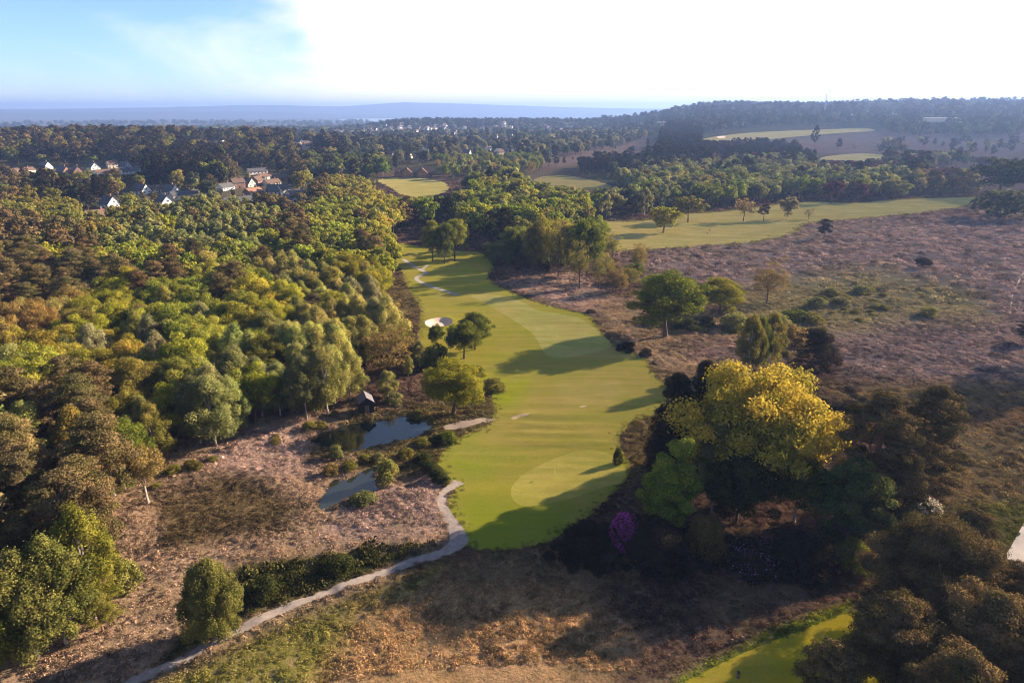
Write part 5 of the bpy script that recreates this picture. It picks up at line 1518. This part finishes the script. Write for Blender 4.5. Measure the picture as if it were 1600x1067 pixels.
# ragged fringe where the rough grass runs into the heath
def fringe(name, poly, n, label, sz):
    poly = W(poly); seg = np.linalg.norm(np.roll(poly, -1, 0) - poly, axis=1); cs = np.r_[0, np.cumsum(seg)]
    t = RH.uniform(0, cs[-1], n); pc = np.vstack([poly, poly[:1]])
    x = np.interp(t, cs, pc[:, 0]) + RH.normal(0, sz * 1.1, n); y = np.interp(t, cs, pc[:, 1]) + RH.normal(0, sz * 1.1, n)
    ok = np.ones(n, bool)
    for nm, p, _, _ in REG:
        if nm in ('path', 'pond', 'bunker', 'putting_green', 'fairway'): ok &= ~inpoly(x, y, p)
    x, y = x[ok], y[ok]; n = len(x); z = h(x, y); s = sz * RH.uniform(.35, 1.1, n)
    c = np.where(RH.random(n)[:, None] < .5, C(.20, .16, .05), C(.15, .16, .03)) * np.exp(RH.normal(0, .25, (n, 1)))
    mass(name, np.c_[x, y, z - .05], np.c_[np.zeros(n), np.zeros(n), RH.uniform(0, 6.28, n)], np.c_[s, s, s * .7], RH.integers(0, 9, n), c, TUFTS, label)
fringe('long_grass', ROUGH, 5200, 'ragged long grass along the edge of the rough', .8)
fringe('long_grass', LAWN_B, 3500, 'ragged long grass along the edge of the far fairway', 1.6)

# ------------------------------------------------------------------ shed by the pond
x, y = P1(572, 641); z = hz(x, y)
sh = link('shed', None, None, (x, y, z), .35); tag(sh, 'small dark timber shed with a grey felt roof by the pond', 'shed')
L_, W_, hw, hr = 3.6, 2.8, 2.6, 1.1; l, w = L_ / 2, W_ / 2
# gable faces the pond (ridge runs away from it)
mb = MB(); mb.poly([(-w, -l, -.2), (w, -l, -.2), (w, l, -.2), (-w, l, -.2), (-w, -l, hw), (w, -l, hw), (w, l, hw), (-w, l, hw), (0, -l, hw + hr - .03), (0, l, hw + hr - .03)],
                   [(0, 1, 5, 8, 4), (2, 3, 7, 9, 6), (1, 2, 6, 5), (3, 0, 4, 7)])
link('wall', mb.build('wall', M['wood']), sh)
pl = MB(); pl.box(-.05, .05, -.02, .02, 0, hw)
plm = pl.build('plank', M['wood'])
for i in range(11):
    link('plank', plm, sh, (-w + .12 + i * (W_ - .24) / 10, -l - .025, 0))
rb = MB(); s = hr / w; o = .25
for sg in (-1, 1):
    rb.poly([(sg * (w + o), -l - o, hw - o * s), (sg * (w + o), l + o, hw - o * s), (0, l + o, hw + hr), (0, -l - o, hw + hr),
             (sg * (w + o), -l - o, hw - o * s + .1), (sg * (w + o), l + o, hw - o * s + .1), (0, l + o, hw + hr + .1), (0, -l - o, hw + hr + .1)],
            [(0, 1, 2, 3), (4, 7, 6, 5), (0, 4, 5, 1), (0, 3, 7, 4), (1, 5, 6, 2)])
link('roof', rb.build('roof', M['felt']), sh)
dd = MB(); dd.box(-.45, .45, -l - .08, -l - .045, 0, 1.95); dr = link('door', dd.build('door', M['post']), sh)
hd = MB(); hd.box(.3, .36, -l - .12, -l - .08, .95, 1.15); link('handle', hd.build('handle', M['steel']), dr)

# flag on the green
x, y = P1(867, 742); z = hz(x, y)
fg = link('golf_flag', None, None, (x, y, z)); tag(fg, 'yellow flag on a white pin standing on the putting green', 'flag')
mb = MB(); mb.tube([(0, 0, -.1), (0, 0, 2.2)], [.022, .018], 6); link('pole', mb.build('pole', M['paintw']), fg)
mb = MB(); mb.poly([(0, -.006, 1.75), (.28, .05, 1.8), (.52, -.03, 1.92), (.28, .05, 2.1), (0, -.006, 2.18), (0, .006, 1.75), (.28, .062, 1.8), (.52, -.018, 1.92), (.28, .062, 2.1), (0, .006, 2.18)],
                   [(0, 1, 2, 3, 4), (9, 8, 7, 6, 5), (0, 5, 6, 1), (1, 6, 7, 2), (2, 7, 8, 3), (3, 8, 9, 4)]); link('flag_cloth', mb.build('flag_cloth', M['flag']), fg)

# tee furniture
x, y = P1(1153, 1058); z = hz(x, y)
tp = link('tee_post', None, None, (x, y, z)); tag(tp, 'short square timber post alone on the mown tee', 'post')
mb = MB(); mb.box(-.15, .15, -.15, .15, -.1, .72); link('post', mb.build('post', M['post']), tp)
mb = MB(); mb.box(-.18, .18, -.18, .18, .722, .78); link('cap', mb.build('cap', M['wood']), tp)
for px, py, lb in ((1143, 1006, 'weathered stump in the long grass above the tee, nearer the frame foot'), (1159, 1001, 'weathered stump in the long grass above the tee, nearer the dark pines')):
    x, y = P1(px, py); mb = MB(); mb.tube([(0, 0, -.1), (.02, 0, .4), (.05, .03, .62)], [.19, .17, .13], 8)
    tag(link('stump', mb.build('stump', M['post']), None, (x, y, hz(x, y))), lb, 'stump')

# white rail in the clearing under the pines
x0, y0 = P1(1474, 1062); x1, y1 = P1(1489, 1020); z0 = hz(x0, y0)
rl = link('rail', None, None, (x0, y0, z0), math.atan2(y1 - y0, x1 - x0)); LL = math.hypot(x1 - x0, y1 - y0)
tag(rl, 'white painted rail on low posts in the sandy clearing', 'rail')
mb = MB(); mb.box(0, LL, -.06, .06, .55, .68); link('rail_beam', mb.build('rail_beam', M['paintw']), rl)
for i in range(3):
    mb = MB(); mb.box(-.06, .06, -.05, .05, -.3, .548); link('post', mb.build('post', M['paintw']), rl, (LL * (.05 + .45 * i), 0, 0))

# radio mast on the skyline
x, y = P1(1287, 183); z = hz(x, y)
ms_ = link('radio_mast', None, None, (x, y, z)); tag(ms_, 'thin lattice radio mast on the far wooded skyline', 'mast')
mb = MB(); Hm = 62
for k in range(3):
    a = 2 * PI * k / 3; mb.tube([(3.0 * math.cos(a), 3.0 * math.sin(a), -1), (.5 * math.cos(a), .5 * math.sin(a), Hm)], [.28, .18], 4)
for i in range(16):
    zz = i * Hm / 16; z1 = (i + 1) * Hm / 16
    for k in range(3):
        a, b_ = 2 * PI * k / 3, 2 * PI * (k + 1) / 3; r0 = 3 - 2.5 * zz / Hm; r1 = 3 - 2.5 * z1 / Hm
        mb.tube([(r0 * math.cos(a), r0 * math.sin(a), zz), (r1 * math.cos(b_), r1 * math.sin(b_), z1)], [.12, .12], 3, 0, False)
link('lattice', mb.build('lattice', M['steel']), ms_)
for q in (.80, .92):
    mb = MB(); mb.box(-4, 4, -.3, .3, Hm * q, Hm * q + .6); mb.box(-4.3, -3.6, -.4, .4, Hm * q - 1.2, Hm * q + 1.4); mb.box(3.6, 4.3, -.4, .4, Hm * q - 1.2, Hm * q + 1.4)
    link('aerial', mb.build('aerial', M['steel']), ms_)
mb = MB(); mb.tube([(0, 0, Hm - 1), (0, 0, Hm + 7)], [.2, .08], 5); link('aerial', mb.build('aerial', M['steel']), ms_)

# ------------------------------------------------------------------ two golfers on the far fairway
def golfer(px, py, face, swing, label, shirt):
    x, y = P1(px, py); z = hz(x, y)
    rt = link('person', None, None, (x, y, z), face); tag(rt, label, 'person')
    J = {'pel': (0, 0, .95, .13), 'wa': (0, -.02, 1.12, .125), 'ch': (0, -.05, 1.32, .15), 'nk': (0, -.06, 1.50, .055), 'hd': (0, -.08, 1.60, .085), 'ht': (0, -.07, 1.72, .085),
         'lh': (.10, 0, .88, .095), 'lk': (.13, -.04, .50, .065), 'la': (.15, 0, .09, .045), 'lt': (.17, -.18, .04, .04),
         'rh': (-.10, 0, .88, .095), 'rk': (-.13, -.04, .50, .065), 'ra': (-.15, 0, .09, .045), 'rt': (-.17, -.18, .04, .04),
         'ls': (.19, -.05, 1.42, .06), 'rs': (-.19, -.05, 1.42, .06)}
    if swing: J.update({'le': (.22, -.25, 1.20, .045), 'lw': (.04, -.42, 1.02, .035), 're': (-.22, -.22, 1.18, .045), 'rw': (-.02, -.43, 1.0, .035)})
    else: J.update({'le': (.25, -.02, 1.14, .045), 'lw': (.25, -.14, .92, .035), 're': (-.25, -.02, 1.14, .045), 'rw': (-.25, -.12, .90, .035)})
    for s_, sg in (('l', 1), ('r', -1)):
        wx, wy, wz, _ = J[s_ + 'w']
        J[s_ + 'p'] = (wx, wy - .05, wz - .07, .03)
        for f in range(4): J[s_ + 'f%d' % f] = (wx + (f - 1.5) * .02 * sg, wy - .08, wz - .15 - .005 * f, .009)
        J[s_ + 'th'] = (wx - .04 * sg, wy - .07, wz - .10, .010)
    E_ = [('pel', 'wa'), ('wa', 'ch'), ('ch', 'nk'), ('nk', 'hd'), ('hd', 'ht'), ('pel', 'lh'), ('lh', 'lk'), ('lk', 'la'), ('la', 'lt'), ('pel', 'rh'), ('rh', 'rk'), ('rk', 'ra'), ('ra', 'rt'),
          ('ch', 'ls'), ('ls', 'le'), ('le', 'lw'), ('ch', 'rs'), ('rs', 're'), ('re', 'rw')]
    for s_ in 'lr':
        E_ += [(s_ + 'w', s_ + 'p'), (s_ + 'p', s_ + 'th')] + [(s_ + 'p', s_ + 'f%d' % f) for f in range(4)]
    ks = list(J); me = bpy.data.meshes.new('body'); me.from_pydata([J[k][:3] for k in ks], [(ks.index(a), ks.index(b_)) for a, b_ in E_], [])
    ob = link('body', me, rt)
    ob.modifiers.new('skin', 'SKIN')
    for i, k in enumerate(ks): me.skin_vertices[0].data[i].radius = (J[k][3],) * 2
    me.skin_vertices[0].data[0].use_root = True
    ob.modifiers.new('sub', 'SUBSURF').levels = 1
    dg = bpy.context.evaluated_depsgraph_get(); m2 = bpy.data.meshes.new_from_object(ob.evaluated_get(dg))
    ob.modifiers.clear(); ob.data = m2
    m2.materials.clear()
    for k in ('skin', shirt, 'navy'): m2.materials.append(M[k])
    for p in m2.polygons:
        c = p.center
        p.material_index = 2 if c.z < .98 and abs(c.x) < .2 and c.y > -.2 else (1 if .98 <= c.z < 1.47 and not (c.y < -.3) else 0)
        p.use_smooth = True
    hb_ = MB(); hb_.tube([(0, -.07, 1.66), (0, -.07, 1.74), (0, -.07, 1.79)], [.1, .098, .04], 10); hb_.box(-.07, .07, -.22, -.15, 1.675, 1.69)
    link('cap', hb_.build('cap', M['navy']), rt)
    return rt, (x, y, z)
golfer(1105, 366, .4, True, 'golfer in a pale shirt bent over a shot on the far fairway', 'redc')
gx_, gy_ = P1(1105, 366)
mb = MB(); mb.tube([(0, 0, .95), (0, -.35, .04)], [.012, .008], 5); mb.box(-.05, .05, -.40, -.34, .01, .06)
rt = link('golf_club', mb.build('golf_club', M['steel']), None, (gx_ + .43 * math.sin(.4), gy_ - .43 * math.cos(.4), hz(gx_, gy_)), .4); tag(rt, 'golf club held down by the bending golfer', 'golf club')
golfer(1109, 362, -1.2, False, 'upright golfer in dark clothes standing behind the bending one', 'navy')
# marker posts on the bracken and far lawn
for px, py, lb in ((1014, 549, 'thin pale marker post on the pink bracken by the ditch'), (1159, 386, 'thin white marker post at the edge of the far fairway')):
    x, y = P1(px, py); mb = MB(); mb.tube([(0, 0, -.1), (0, 0, 1.3)], [.06, .05], 6); tag(link('marker_post', mb.build('marker_post', M['paintw']), None, (x, y, hz(x, y))), lb, 'post')
